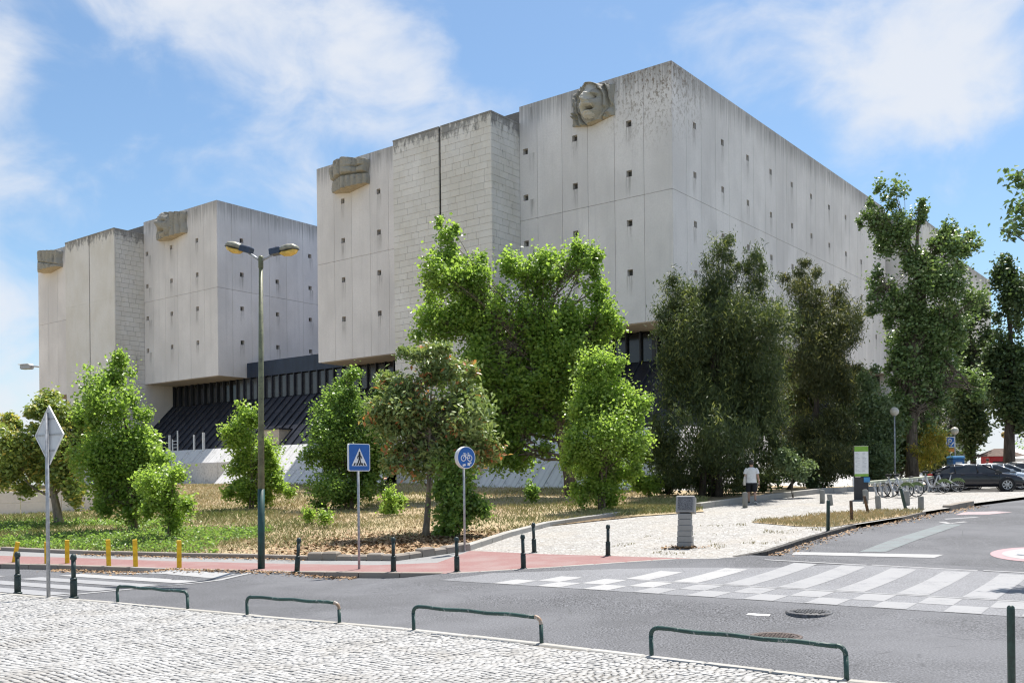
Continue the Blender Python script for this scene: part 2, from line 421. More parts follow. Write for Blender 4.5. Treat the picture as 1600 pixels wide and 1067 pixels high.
M['concrete_post'] = stone_material('concrete_post', (0.26, 0.26, 0.25), 60.0)
M['pedestal'] = stone_material('pedestal_stone', (0.34, 0.335, 0.33), 60.0)
M['pedestal_dark'] = plain('pedestal_plaque', (0.16, 0.16, 0.165), 0.6, 0.1, 0.35, 30)
M['iron'] = plain('cast_iron', (0.10, 0.075, 0.065), 0.6, 0.3, 0.3, 20)
M['iron_grey'] = plain('cast_iron_grey', (0.10, 0.10, 0.105), 0.6, 0.3, 0.3, 20)

# ------------------------------------------------------------------ mesh helpers
class MB:
    """collects shapes and links them as one mesh object"""
    def __init__(self): self.v, self.f, self.mi, self.sm = [], [], [], []
    def add(self, vs, fs, mi=0, smooth=False):
        o = len(self.v); self.v.extend([tuple(map(float, p)) for p in vs])
        for f in fs:
            self.f.append([o + i for i in f]); self.mi.append(mi); self.sm.append(smooth)
    def box(self, x0, x1, y0, y1, z0, z1, mi=0, mat=None):
        vs = [Vector((x, y, z)) for z in (z0, z1) for y in (y0, y1) for x in (x0, x1)]
        if mat is not None: vs = [mat @ p for p in vs]
        self.add(vs, [(0, 2, 3, 1), (4, 5, 7, 6), (0, 1, 5, 4), (2, 6, 7, 3), (0, 4, 6, 2), (1, 3, 7, 5)], mi)
    def bevbox(self, x0, x1, y0, y1, z0, z1, b, mi=0, mat=None):
        vs, fs = [], []
        for z, i in ((z0, 0), (z1 - b, 0), (z1, b)):
            vs += [(x0 + i, y0 + i, z), (x1 - i, y0 + i, z), (x1 - i, y1 - i, z), (x0 + i, y1 - i, z)]
        for r in range(2):
            for k in range(4): fs.append((r * 4 + k, r * 4 + (k + 1) % 4, r * 4 + 4 + (k + 1) % 4, r * 4 + 4 + k))
        fs += [(3, 2, 1, 0), (8, 9, 10, 11)]
        vs = [Vector(p) for p in vs]
        if mat is not None: vs = [mat @ p for p in vs]
        self.add(vs, fs, mi)
    def tube(self, pts, rad, n=8, mi=0, cap=True, smooth=True):
        pts = [Vector(p) for p in pts]; k = len(pts)
        if not hasattr(rad, '__len__'): rad = [rad] * k
        vs, fs = [], []; up = None
        for i, p in enumerate(pts):
            t = (pts[min(i + 1, k - 1)] - pts[max(i - 1, 0)])
            t = t.normalized() if t.length > 1e-9 else Vector((0, 0, 1))
            if up is None:
                up = Vector((0, 0, 1)) if abs(t.z) < 0.9 else Vector((1, 0, 0))
            a = t.cross(up)
            if a.length < 1e-6: a = t.cross(Vector((0, 1, 0)))
            a.normalize(); b = a.cross(t).normalized(); up = b
            for j in range(n):
                an = 2 * pi * j / n
                vs.append(p + (a * cos(an) + b * sin(an)) * rad[i])
        for i in range(k - 1):
            for j in range(n):
                fs.append((i * n + j, i * n + (j + 1) % n, (i + 1) * n + (j + 1) % n, (i + 1) * n + j))
        if cap:
            fs.append(tuple(range(n))[::-1]); fs.append(tuple((k - 1) * n + j for j in range(n)))
        self.add(vs, fs, mi, smooth)
    def lathe(self, prof, n=16, mi=0, mat=None, smooth=True, cap=True):
        vs, fs = [], []; k = len(prof)
        for r, z in prof:
            for j in range(n):
                p = Vector((r * cos(2 * pi * j / n), r * sin(2 * pi * j / n), z))
                vs.append(mat @ p if mat is not None else p)
        for i in range(k - 1):
            for j in range(n):
                fs.append((i * n + j, i * n + (j + 1) % n, (i + 1) * n + (j + 1) % n, (i + 1) * n + j))
        if cap and prof[0][0] > 1e-6: fs.append(tuple(range(n))[::-1])
        if cap and prof[-1][0] > 1e-6: fs.append(tuple((k - 1) * n + j for j in range(n)))
        self.add(vs, fs, mi, smooth)
    def prism(self, poly, d0, d1, mi=0, mat=None):
        """polygon in local XZ, extruded along Y from d0 to d1"""
        n = len(poly)
        vs = [Vector((x, d0, z)) for x, z in poly] + [Vector((x, d1, z)) for x, z in poly]
        if mat is not None: vs = [mat @ p for p in vs]
        fs = [tuple(range(n)), tuple(range(2 * n - 1, n - 1, -1))]
        fs += [(i, i + n, (i + 1) % n + n, (i + 1) % n) for i in range(n)]
        self.add(vs, fs, mi)
    def loft(self, rings, mi=0, cap=True, smooth=True):
        n = len(rings[0]); vs = [p for r in rings for p in r]; fs = []
        for i in range(len(rings) - 1):
            for j in range(n):
                fs.append((i * n + j, i * n + (j + 1) % n, (i + 1) * n + (j + 1) % n, (i + 1) * n + j))
        if cap:
            fs.append(tuple(range(n))[::-1]); fs.append(tuple((len(rings) - 1) * n + j for j in range(n)))
        self.add(vs, fs, mi, smooth)
    def mesh(self, name, mats):
        me = bpy.data.meshes.new(name)
        me.from_pydata(self.v, [], self.f)
        for m in mats: me.materials.append(m)
        me.polygons.foreach_set('material_index', self.mi)
        me.polygons.foreach_set('use_smooth', self.sm)
        bm = bmesh.new(); bm.from_mesh(me); bmesh.ops.recalc_face_normals(bm, faces=bm.faces); bm.to_mesh(me); bm.free()
        me.update(); return me
    def build(self, name, mats, parent=None, loc=(0, 0, 0), rot=(0, 0, 0)):
        if not isinstance(mats, (list, tuple)): mats = [mats]
        return link(name, self.mesh(name, mats), parent, loc, rot)
def link(name, me, parent=None, loc=(0, 0, 0), rot=(0, 0, 0)):
    o = bpy.data.objects.new(name, me); col.objects.link(o)
    if parent is not None: o.parent = parent
    o.location = loc; o.rotation_euler = rot
    return o
def thing(name, label, cat, loc=(0, 0, 0), rz=0.0, group=None):
    o = bpy.data.objects.new(name, None); col.objects.link(o)
    o.empty_display_size = 0.3
    o.location = loc; o.rotation_euler = (0, 0, rz)
    o['label'] = label; o['category'] = cat
    if group: o['group'] = group
    return o
def tag(o, label, cat, group=None):
    o['label'] = label; o['category'] = cat
    if group: o['group'] = group
    return o
def struct(o): o['kind'] = 'structure'; return o
def stuff(o): o['kind'] = 'stuff'; return o
def copy_tree(o, parent=None):
    c = o.copy(); col.objects.link(c); c.parent = parent
    for ch in list(o.children): copy_tree(ch, c)
    return c
def np_mesh(name, V, loops, sizes, attrs=None, mats=(), smooth=False):
    me = bpy.data.meshes.new(name)
    V = np.asarray(V, np.float32); loops = np.asarray(loops, np.int32).ravel(); nf = len(sizes)
    me.vertices.add(len(V)); me.vertices.foreach_set('co', V.ravel())
    me.loops.add(len(loops)); me.loops.foreach_set('vertex_index', loops)
    st = np.zeros(nf, np.int32); st[1:] = np.cumsum(sizes)[:-1]
    me.polygons.add(nf); me.polygons.foreach_set('loop_start', st); 
    me.update(calc_edges=True)
    for k, (dom, arr) in (attrs or {}).items():
        a = me.attributes.new(k, 'FLOAT', dom); a.data.foreach_set('value', np.asarray(arr, np.float32))
    for m in mats: me.materials.append(m)
    if smooth: me.polygons.foreach_set('use_smooth', np.ones(nf, bool))
    me.validate(); return me

# ------------------------------------------------------------------ terrain
def h(x, y, flat=True):
    t = y + 0.3 * x - 20.5
    if t <= 0: return 0.0
    z = 0.045 * t * t / 8 if t < 4 else 0.045 * (t - 2)
    if z > 1.9: z = 1.9 + 0.5 * (1 - exp(-(z - 1.9) / 0.5))
    if flat and z > 1.40:          # the car park on the right lies nearly level
        w = min(1.0, max(0.0, (x - 12.0) / 9.0)); z -= 0.78 * (z - 1.40) * w * w * (3 - 2 * w)
    return z
P_AX = Vector((0.815, -0.580)); N_AX = Vector((0.580, 0.815)); P_O = Vector((-0.93, 19.98))     # raised crossing's own axes
def sst(a, b, x):
    t = min(1, max(0, (x - a) / (b - a))); return t * t * (3 - 2 * t)
def hr(x, y):
    """road surface: a kerb's height below the footway, except on the raised crossing and a dropped kerb"""
    q = Vector((x, y)) - P_O; t, n = q.dot(P_AX), q.dot(N_AX)
    dx = max(-1.7 - t, t - 15.5, 0); dn = max(-0.25 - n, n - 7.6, 0)
    m = 1 - sst(0.0, 1.3, sqrt(dx * dx + dn * dn))
    ax, ay, bx, by = -8.2, 24.15, -5.5, 23.1
    u = max(0, min(1, ((x - ax) * (bx - ax) + (y - ay) * (by - ay)) / ((bx - ax) ** 2 + (by - ay) ** 2)))
    d = sqrt((x - ax - u * (bx - ax)) ** 2 + (y - ay - u * (by - ay)) ** 2)
    m = max(m, 0.9 * (1 - sst(0.1, 1.3, d)))
    return h(x, y) - 0.12 * (1 - m)
def sheet(name, poly, zf, step, mat, dz=0.0, mats=None):
    """a ground sheet: polygon cut into a grid and laid on the height function"""
    bm = bmesh.new()
    f = bm.faces.new([bm.verts.new((x, y, 0)) for x, y in poly])
    bmesh.ops.triangulate(bm, faces=[f])
    for ax in (0, 1):
        lo = min(p[ax] for p in poly); hi = max(p[ax] for p in poly)
        k = math.floor(lo / step) + 1
        while k * step < hi:
            no = (1, 0, 0) if ax == 0 else (0, 1, 0); co = (k * step, 0, 0) if ax == 0 else (0, k * step, 0)
            bmesh.ops.bisect_plane(bm, geom=bm.verts[:] + bm.edges[:] + bm.faces[:], plane_co=co, plane_no=no, dist=1e-5)
            k += 1
    for v in bm.verts: v.co.z = zf(v.co.x, v.co.y) + dz
    bmesh.ops.recalc_face_normals(bm, faces=bm.faces)
    if sum(f.normal.z for f in bm.faces) < 0: bmesh.ops.reverse_faces(bm, faces=bm.faces)
    me = bpy.data.meshes.new(name); bm.to_mesh(me); bm.free(); me.materials.append(mat)
    o = bpy.data.objects.new(name, me); col.objects.link(o); return o

KERB_NEAR = [(-45, 40.3), (-10.04, 19.16), (-7.1, 17.46), (-5.41, 16.34), (-3.96, 15.44), (-2.55, 14.56), (-1.48, 13.9), (0.39, 12.5), (1.57, 11.55), (3.44, 10.05), (4.0, 9.72), (5.2, 9.0), (7, 8.1), (12, 6.5), (30, 3)]
KERB_LEFT = [(-45, 37.5), (-13.77, 26.28), (-11.93, 25.66), (-9.7, 24.75), (-8.26, 24.23), (-6.5, 23.6), (-5.22, 23.1), (-3.58, 22.68), (-1.62, 22.28)]
FLUSH = [(-1.47, 22.19), (-0.02, 22.78), (1.19, 23.22), (2.78, 23.81), (4.09, 24.19), (5.0, 24.1)]
KERB_RIGHT = [(5.58, 24.33), (6.6, 25.35), (8.95, 28.85), (11.25, 32.02), (13.68, 34.31), (15.41, 36.45), (16.99, 37.94), (18.83, 39.89), (22.6, 43.0), (40, 59)]
LAWN_EDGE = [(-45, 43.5), (-15.79, 30.15), (-12.5, 28.48), (-9.28, 27.22), (-6.95, 26.47), (-5.41, 25.75), (-2.98, 25.16), (-1.17, 27.1), (-0.02, 30.75), (1.32, 34.01), (4.18, 37.69), (4.9, 37.2), (7.56, 38.6), (7.77, 40.31), (10.95, 44.11), (15.23, 48.53), (18.13, 50.88), (26, 57), (45, 72)]

# the wide ground under everything, out to the horizon
def ground_mesh():
    xs = np.concatenate([np.linspace(-900, -60, 15), np.arange(-52, 64, 4.0), np.linspace(72, 900, 15)])
    ys = np.concatenate([np.linspace(-300, -20, 6), np.arange(-12, 96, 4.0), np.linspace(105, 1500, 16)])
    V = [(x, y, h(x, y) - 0.45) for y in ys for x in xs]; nx = len(xs)
    F = [(j * nx + i, j * nx + i + 1, (j + 1) * nx + i + 1, (j + 1) * nx + i) for j in range(len(ys) - 1) for i in range(nx - 1)]
    me = bpy.data.meshes.new('ground'); me.from_pydata(V, [], F); me.materials.append(M['far_ground'])
    return link('ground', me)
struct(ground_mesh())
road_poly = KERB_NEAR + [(70, 3), (70, 84)] + KERB_RIGHT[::-1] + FLUSH[::-1] + KERB_LEFT[::-1]
road = struct(sheet('road', road_poly, hr, 0.5, M['asphalt']))
near_pave = struct(sheet('near_pavement', KERB_NEAR + [(30, -30), (-60, -30)], h, 2.0, M['grout'], -0.012))
RED_BACK = [(-1.17, 27.1), (0.66, 25.97), (2.45, 25.18), (4.09, 24.4), (5.0, 24.1)]
GREY_MID = [(-45, 40.2), (-13.2, 28.0), (-9.0, 26.2), (-6.2, 25.2), (-3.4, 24.35), (-1.9, 24.6)]
foot_red = struct(sheet('cycle_path', KERB_LEFT + FLUSH + RED_BACK[::-1] + GREY_MID[::-1], h, 1.0, M['red_pave'], 0.0))
foot_grey = struct(sheet('far_pavement', GREY_MID + [(-1.17, 27.1)] + LAWN_EDGE[:7][::-1], h, 1.0, M['grey_pave'], 0.0))
PLAZA = [(-1.17, 27.1)] + RED_BACK[1:] + KERB_RIGHT + [(70, 86)] + [(70, 92)] + LAWN_EDGE[7:][::-1]
plaza = struct(sheet('cobbled_plaza', PLAZA, h, 1.5, M['cobble_far'], 0.0))
lawn_poly = LAWN_EDGE + [(70, 92), (70, 130), (-140, 130), (-140, 80)]
lawn = struct(sheet('lawn', lawn_poly, h, 2.0, M['soil'], 0.03))
right_pave = struct(sheet('right_pavement', [(14.0, 16.2), (40, 8), (60, 20), (60, 58), (33.5, 38.5)], h, 2.0, M['grey_pave'], 0.0))

# ------------------------------------------------------------------ road markings (painted sheets)
def pn(t, n): q = P_O + P_AX * t + N_AX * n; return (q.x, q.y)
def paint_poly(mb, pts, dz, step=0.7):
    """one painted patch, cut fine enough to lie on the road"""
    bm = bmesh.new(); f = bm.faces.new([bm.verts.new((x, y, 0)) for x, y in pts])
    bmesh.ops.triangulate(bm, faces=[f])
    for ax in (0, 1):
        lo = min(p[ax] for p in pts); hi = max(p[ax] for p in pts); k = math.floor(lo / step) + 1
        while k * step < hi:
            bmesh.ops.bisect_plane(bm, geom=bm.verts[:] + bm.edges[:] + bm.faces[:], plane_co=(k * step, k * step, 0), plane_no=(1, 0, 0) if ax == 0 else (0, 1, 0), dist=1e-5)
            k += 1
    bm.verts.index_update()
    vs = [(v.co.x, v.co.y, hr(v.co.x, v.co.y) + dz) for v in bm.verts]
    fs = []
    for f in bm.faces:
        ids = [v.index for v in f.verts]
        if f.normal.z < 0: ids = ids[::-1]
        fs.append(ids)
    bm.free(); mb.add(vs, fs)
def mark(name, polys, mat, dz=0.008, parent=road):
    mb = MB()
    for p in polys: paint_poly(mb, p, dz)
    me = bpy.data.meshes.new(name); me.from_pydata(mb.v, [], mb.f); me.materials.append(mat)
    return link(name, me, parent)
table = struct(sheet('raised_crossing', [pn(-1.0, 0.3), pn(0.6, 0.3), pn(15, 0.3), pn(15, 7.15), pn(5.6, 7.0), pn(4.3, 5.8), pn(2.5, 4.9), pn(1.2, 4.0), pn(0.1, 3.0), pn(-0.9, 2.0)], hr, 0.7, M['asphalt_table'], 0.005))
def quad(t0, t1, n0, n1, sk=-0.04): return [pn(t0 + sk * n0, n0), pn(t1 + sk * n0, n0), pn(t1 + sk * n1, n1), pn(t0 + sk * n1, n1)]
for k in range(-4, 7):
    s = 4.72 + 1.075 * k
    if s > -1.0:
        mark('painted_square', [quad(s, s + 0.53, 0.32, 1.2)], M['paint_white'] if k < -1 else M['paint_worn'], 0.009, table)
    if -1.0 < s + 0.54 < 13:
        mark('painted_square', [quad(s + 0.54, s + 1.075, 1.2, 2.2)], M['paint_white'] if k < -1 else M['paint_worn'], 0.009, table)
for k in range(-2, 8):
    s = 4.56 + 1.09 * k
    top = 6.75 if k >= 0 else (5.2 if k == -1 else 4.1)
    mark('zebra_stripe', [quad(s, s + 0.54, 2.42, top, -0.02)], M['paint_white'] if k in (-1, -2) else M['paint_worn'], 0.009, table)
mark('border_line', [quad(2.6, 14.5, 2.24, 2.36, 0)], M['paint_worn'], 0.010, table)
for a, b in ((3.6, 6.0), (6.1, 8.3), (8.4, 10.2), (10.3, 14)):
    mark('border_line', [quad(a, b, 6.95 + 0.03 * (a - 3.6), 7.09 + 0.03 * (a - 3.6), 0)], M['paint_worn'], 0.010, table)
mark('stop_line', [[(7.25, 25.43), (10.39, 24.13), (10.88, 24.7), (7.49, 26.0)]], M['paint_white'])
# zebra by the left bollards
ZA, ZB = Vector((-8.8, 19.8)), Vector((-5.54, 23.77)); zq = (ZB - ZA).normalized(); zp = Vector((-0.86, 0.51))
mark('border_line', [[tuple(ZA - zq * 0.9), tuple(ZB + zq * 0.0), tuple(ZB + zp * 0.14), tuple(ZA - zq * 0.9 + zp * 0.14)]], M['paint_white'])
for k in range(6):
    a = ZA + zq * (-0.45 + 0.98 * k) + zp * 0.3; b = a + zq * 0.55; L_ = 4.3
    mark('zebra_stripe', [[tuple(a), tuple(b), tuple(b + zp * L_), tuple(a + zp * L_)]], M['paint_white'] if k > 2 else M['paint_worn'])
mark('lane_line', [[(-12.6, 23.95), (-18.5, 27.2), (-18.45, 27.35), (-12.5, 24.1)]], M['paint_white'])
mark('road_dash', [[(3.68, 15.45), (3.98, 15.25), (4.03, 15.33), (3.73, 15.53)]], M['white'], 0.009)
# painted speed roundel, arrows and faded strip on the side road
RO = Vector((13.15, 24.35)); ru = Vector((0.80, -0.60)); rv = Vector((0.60, 0.80))
def roundel(r): return [tuple(RO + ru * (r * cos(2 * pi * i / 40)) + rv * (1.45 * r * sin(2 * pi * i / 40))) for i in range(40)]
mark('speed_roundel_ring', [roundel(1.12)], M['paint_red'], 0.008)
mark('speed_roundel_disc', [roundel(0.86)], M['paint_white'], 0.012)
def text_mesh(s, size):
    cu = bpy.data.curves.new('digits', 'FONT'); cu.body = s; cu.size = size; cu.align_x = 'CENTER'; cu.align_y = 'CENTER'
    o = bpy.data.objects.new('digits_tmp', cu); col.objects.link(o)
    me = bpy.data.meshes.new_from_object(o.evaluated_get(bpy.context.evaluated_depsgraph_get()))
    bpy.data.objects.remove(o); bpy.data.curves.remove(cu); return me
dm = text_mesh('30', 1.15)
for v in dm.vertices:
    p = RO + ru * (v.co.x * 0.95) + rv * (v.co.y * 1.5); v.co = (p.x, p.y, hr(p.x, p.y) + 0.02)
dm.materials.clear(); dm.materials.append(M['paint_grey']); link('speed_digits', dm, road)
mark('faded_strip', [[(9.1, 25.7), (9.7, 25.5), (11.6, 28.1), (14.9, 32.4), (14.4, 32.7), (11.0, 28.4)]], M['paint_blue'], 0.008)
mark('lane_arrow', [[(14.57, 33.58), (14.53, 32.7), (14.75, 32.75), (14.78, 33.4)], [(14.53, 32.7), (15.47, 33.2), (15.4, 33.4), (14.7, 32.9)]], M['paint_white'])
mark('lane_arrow', [[(15.2, 34.3), (16.6, 34.75), (16.55, 35.05), (15.25, 34.6)]], M['paint_worn'])
mark('faded_roundel', [[(16.3, 36.0), (17.5, 35.9), (18.7, 36.6), (18.4, 37.2), (17.1, 37.1)]], M['paint_pink'])

# ------------------------------------------------------------------ kerbs and edging
def polyline_blocks(poly, length, start=0.0, end=None):
    """centre, direction and length of the stones along a polyline"""
    out = []
    for (a, b) in zip(poly[:-1], poly[1:]):
        a, b = Vector(a), Vector(b); L_ = (b - a).length; n = max(1, round(L_ / length))
        for i in range(n):
            p = a.lerp(b, (i + 0.5) / n); out.append((p, (b - a).normalized(), L_ / n))
    return out
def kerb_stones(poly, length, width, zt, zb, mat, parent, name='kerbstone', side=1, zf=h, jit=0.01, bev=0.015):
    cache = {}
    for p, d, L_ in polyline_blocks(poly, length):
        key = (round(L_, 2), rnd.randrange(3))
        if key not in cache:
            mb = MB(); mb.bevbox(-L_ / 2 + 0.008, L_ / 2 - 0.008, 0, width, zb, zt, bev); cache[key] = mb.mesh(name, [mat])
        o = link(name, cache[key], parent)
        ang = atan2(d.y, d.x)
        dzx = zf(p.x + d.x * 0.5, p.y + d.y * 0.5) - zf(p.x - d.x * 0.5, p.y - d.y * 0.5)
        o.matrix_local = Matrix.Translation((p.x, p.y, zf(p.x, p.y) + rnd.uniform(-jit, jit) * 0.4)) @ Matrix.Rotation(ang, 4, 'Z') @ Matrix.Rotation(-atan2(dzx, 1.0), 4, 'Y') @ Matrix.Rotation(rnd.uniform(-jit, jit) * 0.5, 4, 'Z') @ Matrix.Translation((0, 0 if side > 0 else -width, 0))
kerb_stones(KERB_NEAR[1:13], 0.95, 0.14, 0.006, -0.35, M['kerb'], near_pave, side=-1)
kerb_stones(KERB_LEFT[1:4], 0.95, 0.2, 0.012, -0.35, M['kerb_dark'], foot_red)
kerb_stones(KERB_LEFT[3:7], 0.9, 0.13, 0.008, -0.35, M['kerb'], foot_red)
kerb_stones(KERB_LEFT[6:], 0.9, 0.2, 0.014, -0.35, M['kerb_dark'], foot_red)
kerb_stones(FLUSH, 0.9, 0.12, 0.008, -0.35, M['kerb'], foot_red)
kerb_stones(KERB_RIGHT[:4], 1.05, 0.16, 0.012, -0.35, M['kerb_black'], plaza)
kerb_stones(KERB_RIGHT[4:6], 1.0, 0.15, 0.010, -0.35, M['kerb_dark'], plaza)
kerb_stones(KERB_RIGHT[6:8], 1.0, 0.3, 0.10, -0.35, M['kerb_dark'], plaza)
edge1 = thing('edging_wall', 'low grey concrete edging between the pink path and the grassy bank', 'wall', (0, 0, 0))
kerb_stones(LAWN_EDGE[1:6], 1.0, 0.20, 0.11, -0.3, M['kerb_dark'], edge1, 'edging_block')
edge2 = thing('rubble_wall', 'short broken rubble edging in the shade below the reddish tree', 'wall', (0, 0, 0))
kerb_stones(LAWN_EDGE[5:8], 0.42, 0.3, 0.19, -0.3, M['kerb_dark'], edge2, 'rubble_stone', jit=0.12, bev=0.04)
edge3 = thing('edging_wall', 'pale stone edging climbing between the cobbled plaza and the green lawn', 'wall', (0, 0, 0))
kerb_stones(LAWN_EDGE[7:11], 1.0, 0.24, 0.16, -0.3, M['kerb'], edge3, 'edging_block')
edge4 = thing('edging_wall', 'pale low kerb wall in front of the dark trees where the person walks', 'wall', (0, 0, 0))
kerb_stones(LAWN_EDGE[13:18], 1.3, 0.3, 0.24, -0.3, M['kerb'], edge4, 'edging_block')

# ------------------------------------------------------------------ setts of the near pavement, one by one
def in_poly(px, py, poly):
    inside = np.zeros(len(px), bool); j = len(poly) - 1
    for i in range(len(poly)):
        xi, yi = poly[i]; xj, yj = poly[j]
        c = ((yi > py) != (yj > py)) & (px < (xj - xi) * (py - yi) / (yj - yi + 1e-12) + xi)
        inside ^= c; j = i
    return inside
def near_setts():
    # rows run beside the kerb and wander a little; two mirrored diagonals meet in places as in hand-laid limestone
    d = np.array([0.80, -0.60]); n = np.array([0.60, 0.80]); org = np.array([-1.48, 13.9])
    S = []; pitch = 0.086; r = 0
    for i in range(1, 112):
        off = -0.16 - pitch * i
        t = -13.5 + rng.uniform(0, 0.08)
        while t < 9.0:
            w = rng.uniform(0.066, 0.115)
            S.append((t + w / 2, off, w, pitch)); t += w
    S = np.array(S)
    wav = 0.05 * np.sin(S[:, 0] * 1.7 + S[:, 1] * 0.6) + 0.035 * np.sin(S[:, 0] * 4.1 - S[:, 1] * 1.3)
    P = org + S[:, :1] * d + (S[:, 1:2] + wav[:, None]) * n
    bend = P[:, 0]
    P[:, 1] += 0.0
    lim = KERB_NEAR + [(30, -4), (-45, -4)]
    # keep clear of the kerb stones themselves
    ok = in_poly(P[:, 0], P[:, 1] + 0.20, lim) & in_poly(P[:, 0] + 0.12, P[:, 1] + 0.12, lim)
    ok &= (P[:, 1] > 6.2) & (np.abs(P[:, 0] / np.maximum(P[:, 1], 1)) < 0.66)
    P, S = P[ok], S[ok]
    slope = np.arctan(0.05 * 1.7 * np.cos(S[:, 0] * 1.7 + S[:, 1] * 0.6) + 0.035 * 4.1 * np.cos(S[:, 0] * 4.1 - S[:, 1] * 1.3))
    N = len(P); ang = math.atan2(d[1], d[0]) + slope + rng.normal(0, 0.10, N)
    w = S[:, 2] - 0.017; l = S[:, 3] - 0.017 + rng.normal(0, 0.005, N)
    tilt = rng.normal(0, 0.05, (N, 2)); z = rng.normal(0, 0.0025, N) + 0.002
    shade = np.clip(rng.normal(0.42, 0.26, N), 0, 1)
    cs = np.array([(-1, -1), (1, -1), (1, 1), (-1, 1)])
    ring0 = cs * 0.5 * np.stack([w, l], 1)[:, None, :] * (1 + rng.normal(0, 0.10, (N, 4, 1)))
    ring1 = ring0 * 0.82
    ca, sa = np.cos(ang), np.sin(ang)
    def place(ring, zz):
        x = ring[..., 0] * ca[:, None] - ring[..., 1] * sa[:, None] + P[:, :1]
        y = ring[..., 0] * sa[:, None] + ring[..., 1] * ca[:, None] + P[:, 1:2]
        zt = zz[:, None] + tilt[:, :1] * ring[..., 0] + tilt[:, 1:] * ring[..., 1]
        return np.stack([x, y, zt], -1)
    V = np.concatenate([place(ring0, z - 0.022), place(ring0, z - 0.006), place(ring1, z)], 1)     # N,12,3
    fq = np.array([(0, 1, 5, 4), (1, 2, 6, 5), (2, 3, 7, 6), (3, 0, 4, 7), (4, 5, 9, 8), (5, 6, 10, 9), (6, 7, 11, 10), (7, 4, 8, 11), (8, 9, 10, 11)])
    dist = np.hypot(P[:, 0], P[:, 1] - 0.0)
    vis = (np.abs(P[:, 0]) < 0.52 * P[:, 1]) & (P[:, 1] > 9.95)
    order = np.argsort(np.where(vis, dist, 1e9)); single = order[:300]
    mask = np.ones(N, bool); mask[single] = False
    Vr = V[mask]; n2 = len(Vr)
    loops = (fq[None] + (np.arange(n2) * 12)[:, None, None]).reshape(-1)
    me = np_mesh('setts', Vr.reshape(-1, 3), loops, np.full(n2 * 9, 4), {'shade': ('POINT', np.repeat(shade[mask], 12))}, [M['sett']])
    stuff(link('setts', me, near_pave))
    # the 300 nearest in view, each its own object on shared meshes
    base = []
    for k in range(6):
        i = single[k * 7]
        q = V[i] - np.array([P[i, 0], P[i, 1], 0.0])
        base.append(np_mesh('sett', q, fq.reshape(-1), np.full(9, 4), {'shade': ('POINT', np.full(12, 0.25))}, [M['sett']]))
        base[-1]['a'] = float(ang[i]); base[-1]['w'] = float(w[i])
    for i in single:
        b = base[rnd.randrange(6)]
        o = link('sett', b, near_pave, (P[i, 0], P[i, 1], 0.0), (0, 0, ang[i] - b['a']))
        s = min(1.15, w[i] / b['w']); o.scale = (s, min(s, 1.03), 1)
near_setts()

# ------------------------------------------------------------------ the archive building
# local axes: x to the right along the long front (0 at the near corner), y back into the block, z up
BC = Vector((10.033, 60.0, 0.0)); BROT = atan2(-0.61314, 0.78998)
bld = thing('concrete_building', 'huge pale concrete archive building of two windowless blocks with carved stone masks', 'building', BC, BROT)
BM = Matrix.Translation(BC) @ Matrix.Rotation(BROT, 4, 'Z')
ZT, ZB, ZJ = 27.85, 12.05, 20.0
WZ = (15.27, 18.40, 21.53, 24.68)
GAP = 0.024
_pc = {}; _wc = {}
def window_mesh():
    if 'w' not in _wc:
        mb = MB(); s = 0.2
        # a recessed square hole: four reveals and a dark pane at the back
        mb.add([(-s, 0.02, -s), (s, 0.02, -s), (s, 0.02, s), (-s, 0.02, s), (-s, 0.3, -s), (s, 0.3, -s), (s, 0.3, s), (-s, 0.3, s)],
               [(0, 1, 5, 4), (1, 2, 6, 5), (2, 3, 7, 6), (3, 0, 4, 7)], 0)
        mb.add([(-s, 0.3, -s), (s, 0.3, -s), (s, 0.3, s), (-s, 0.3, s)], [(0, 1, 2, 3)], 1)
        _wc['w'] = mb.mesh('window', [M['concrete_plain'], M['reveal']])
    return _wc['w']
def panel_mesh(w, hgt, wins):
    key = (round(w, 2), round(hgt, 2), tuple(round(q, 2) for p in wins for q in p))
    if key in _pc: return _pc[key]
    xs = sorted({0.0, w} | {x + d for x, z in wins for d in (-0.2, 0.2) if 0 < x + d < w})
    zs = sorted({0.0, hgt} | {z + d for x, z in wins for d in (-0.2, 0.2) if 0 < z + d < hgt})
    mb = MB(); T_ = 0.4
    for i in range(len(xs) - 1):
        for j in range(len(zs) - 1):
            cx, cz = (xs[i] + xs[i + 1]) / 2, (zs[j] + zs[j + 1]) / 2
            if any(abs(cx - x) < 0.2 and abs(cz - z) < 0.2 for x, z in wins): continue
            mb.add([(xs[i], 0, zs[j]), (xs[i + 1], 0, zs[j]), (xs[i + 1], 0, zs[j + 1]), (xs[i], 0, zs[j + 1])], [(0, 1, 2, 3)])
    mb.add([(0, 0, 0), (w, 0, 0), (w, 0, hgt), (0, 0, hgt), (0, T_, 0), (w, T_, 0), (w, T_, hgt), (0, T_, hgt)],
           [(0, 4, 5, 1), (1, 5, 6, 2), (2, 6, 7, 3), (3, 7, 4, 0)])
    me = bpy.data.meshes.new('wall_panel'); me.from_pydata(mb.v, [], mb.f); me.materials.append(M['concrete_holes' if wins else 'concrete'])
    _pc[key] = me; return me
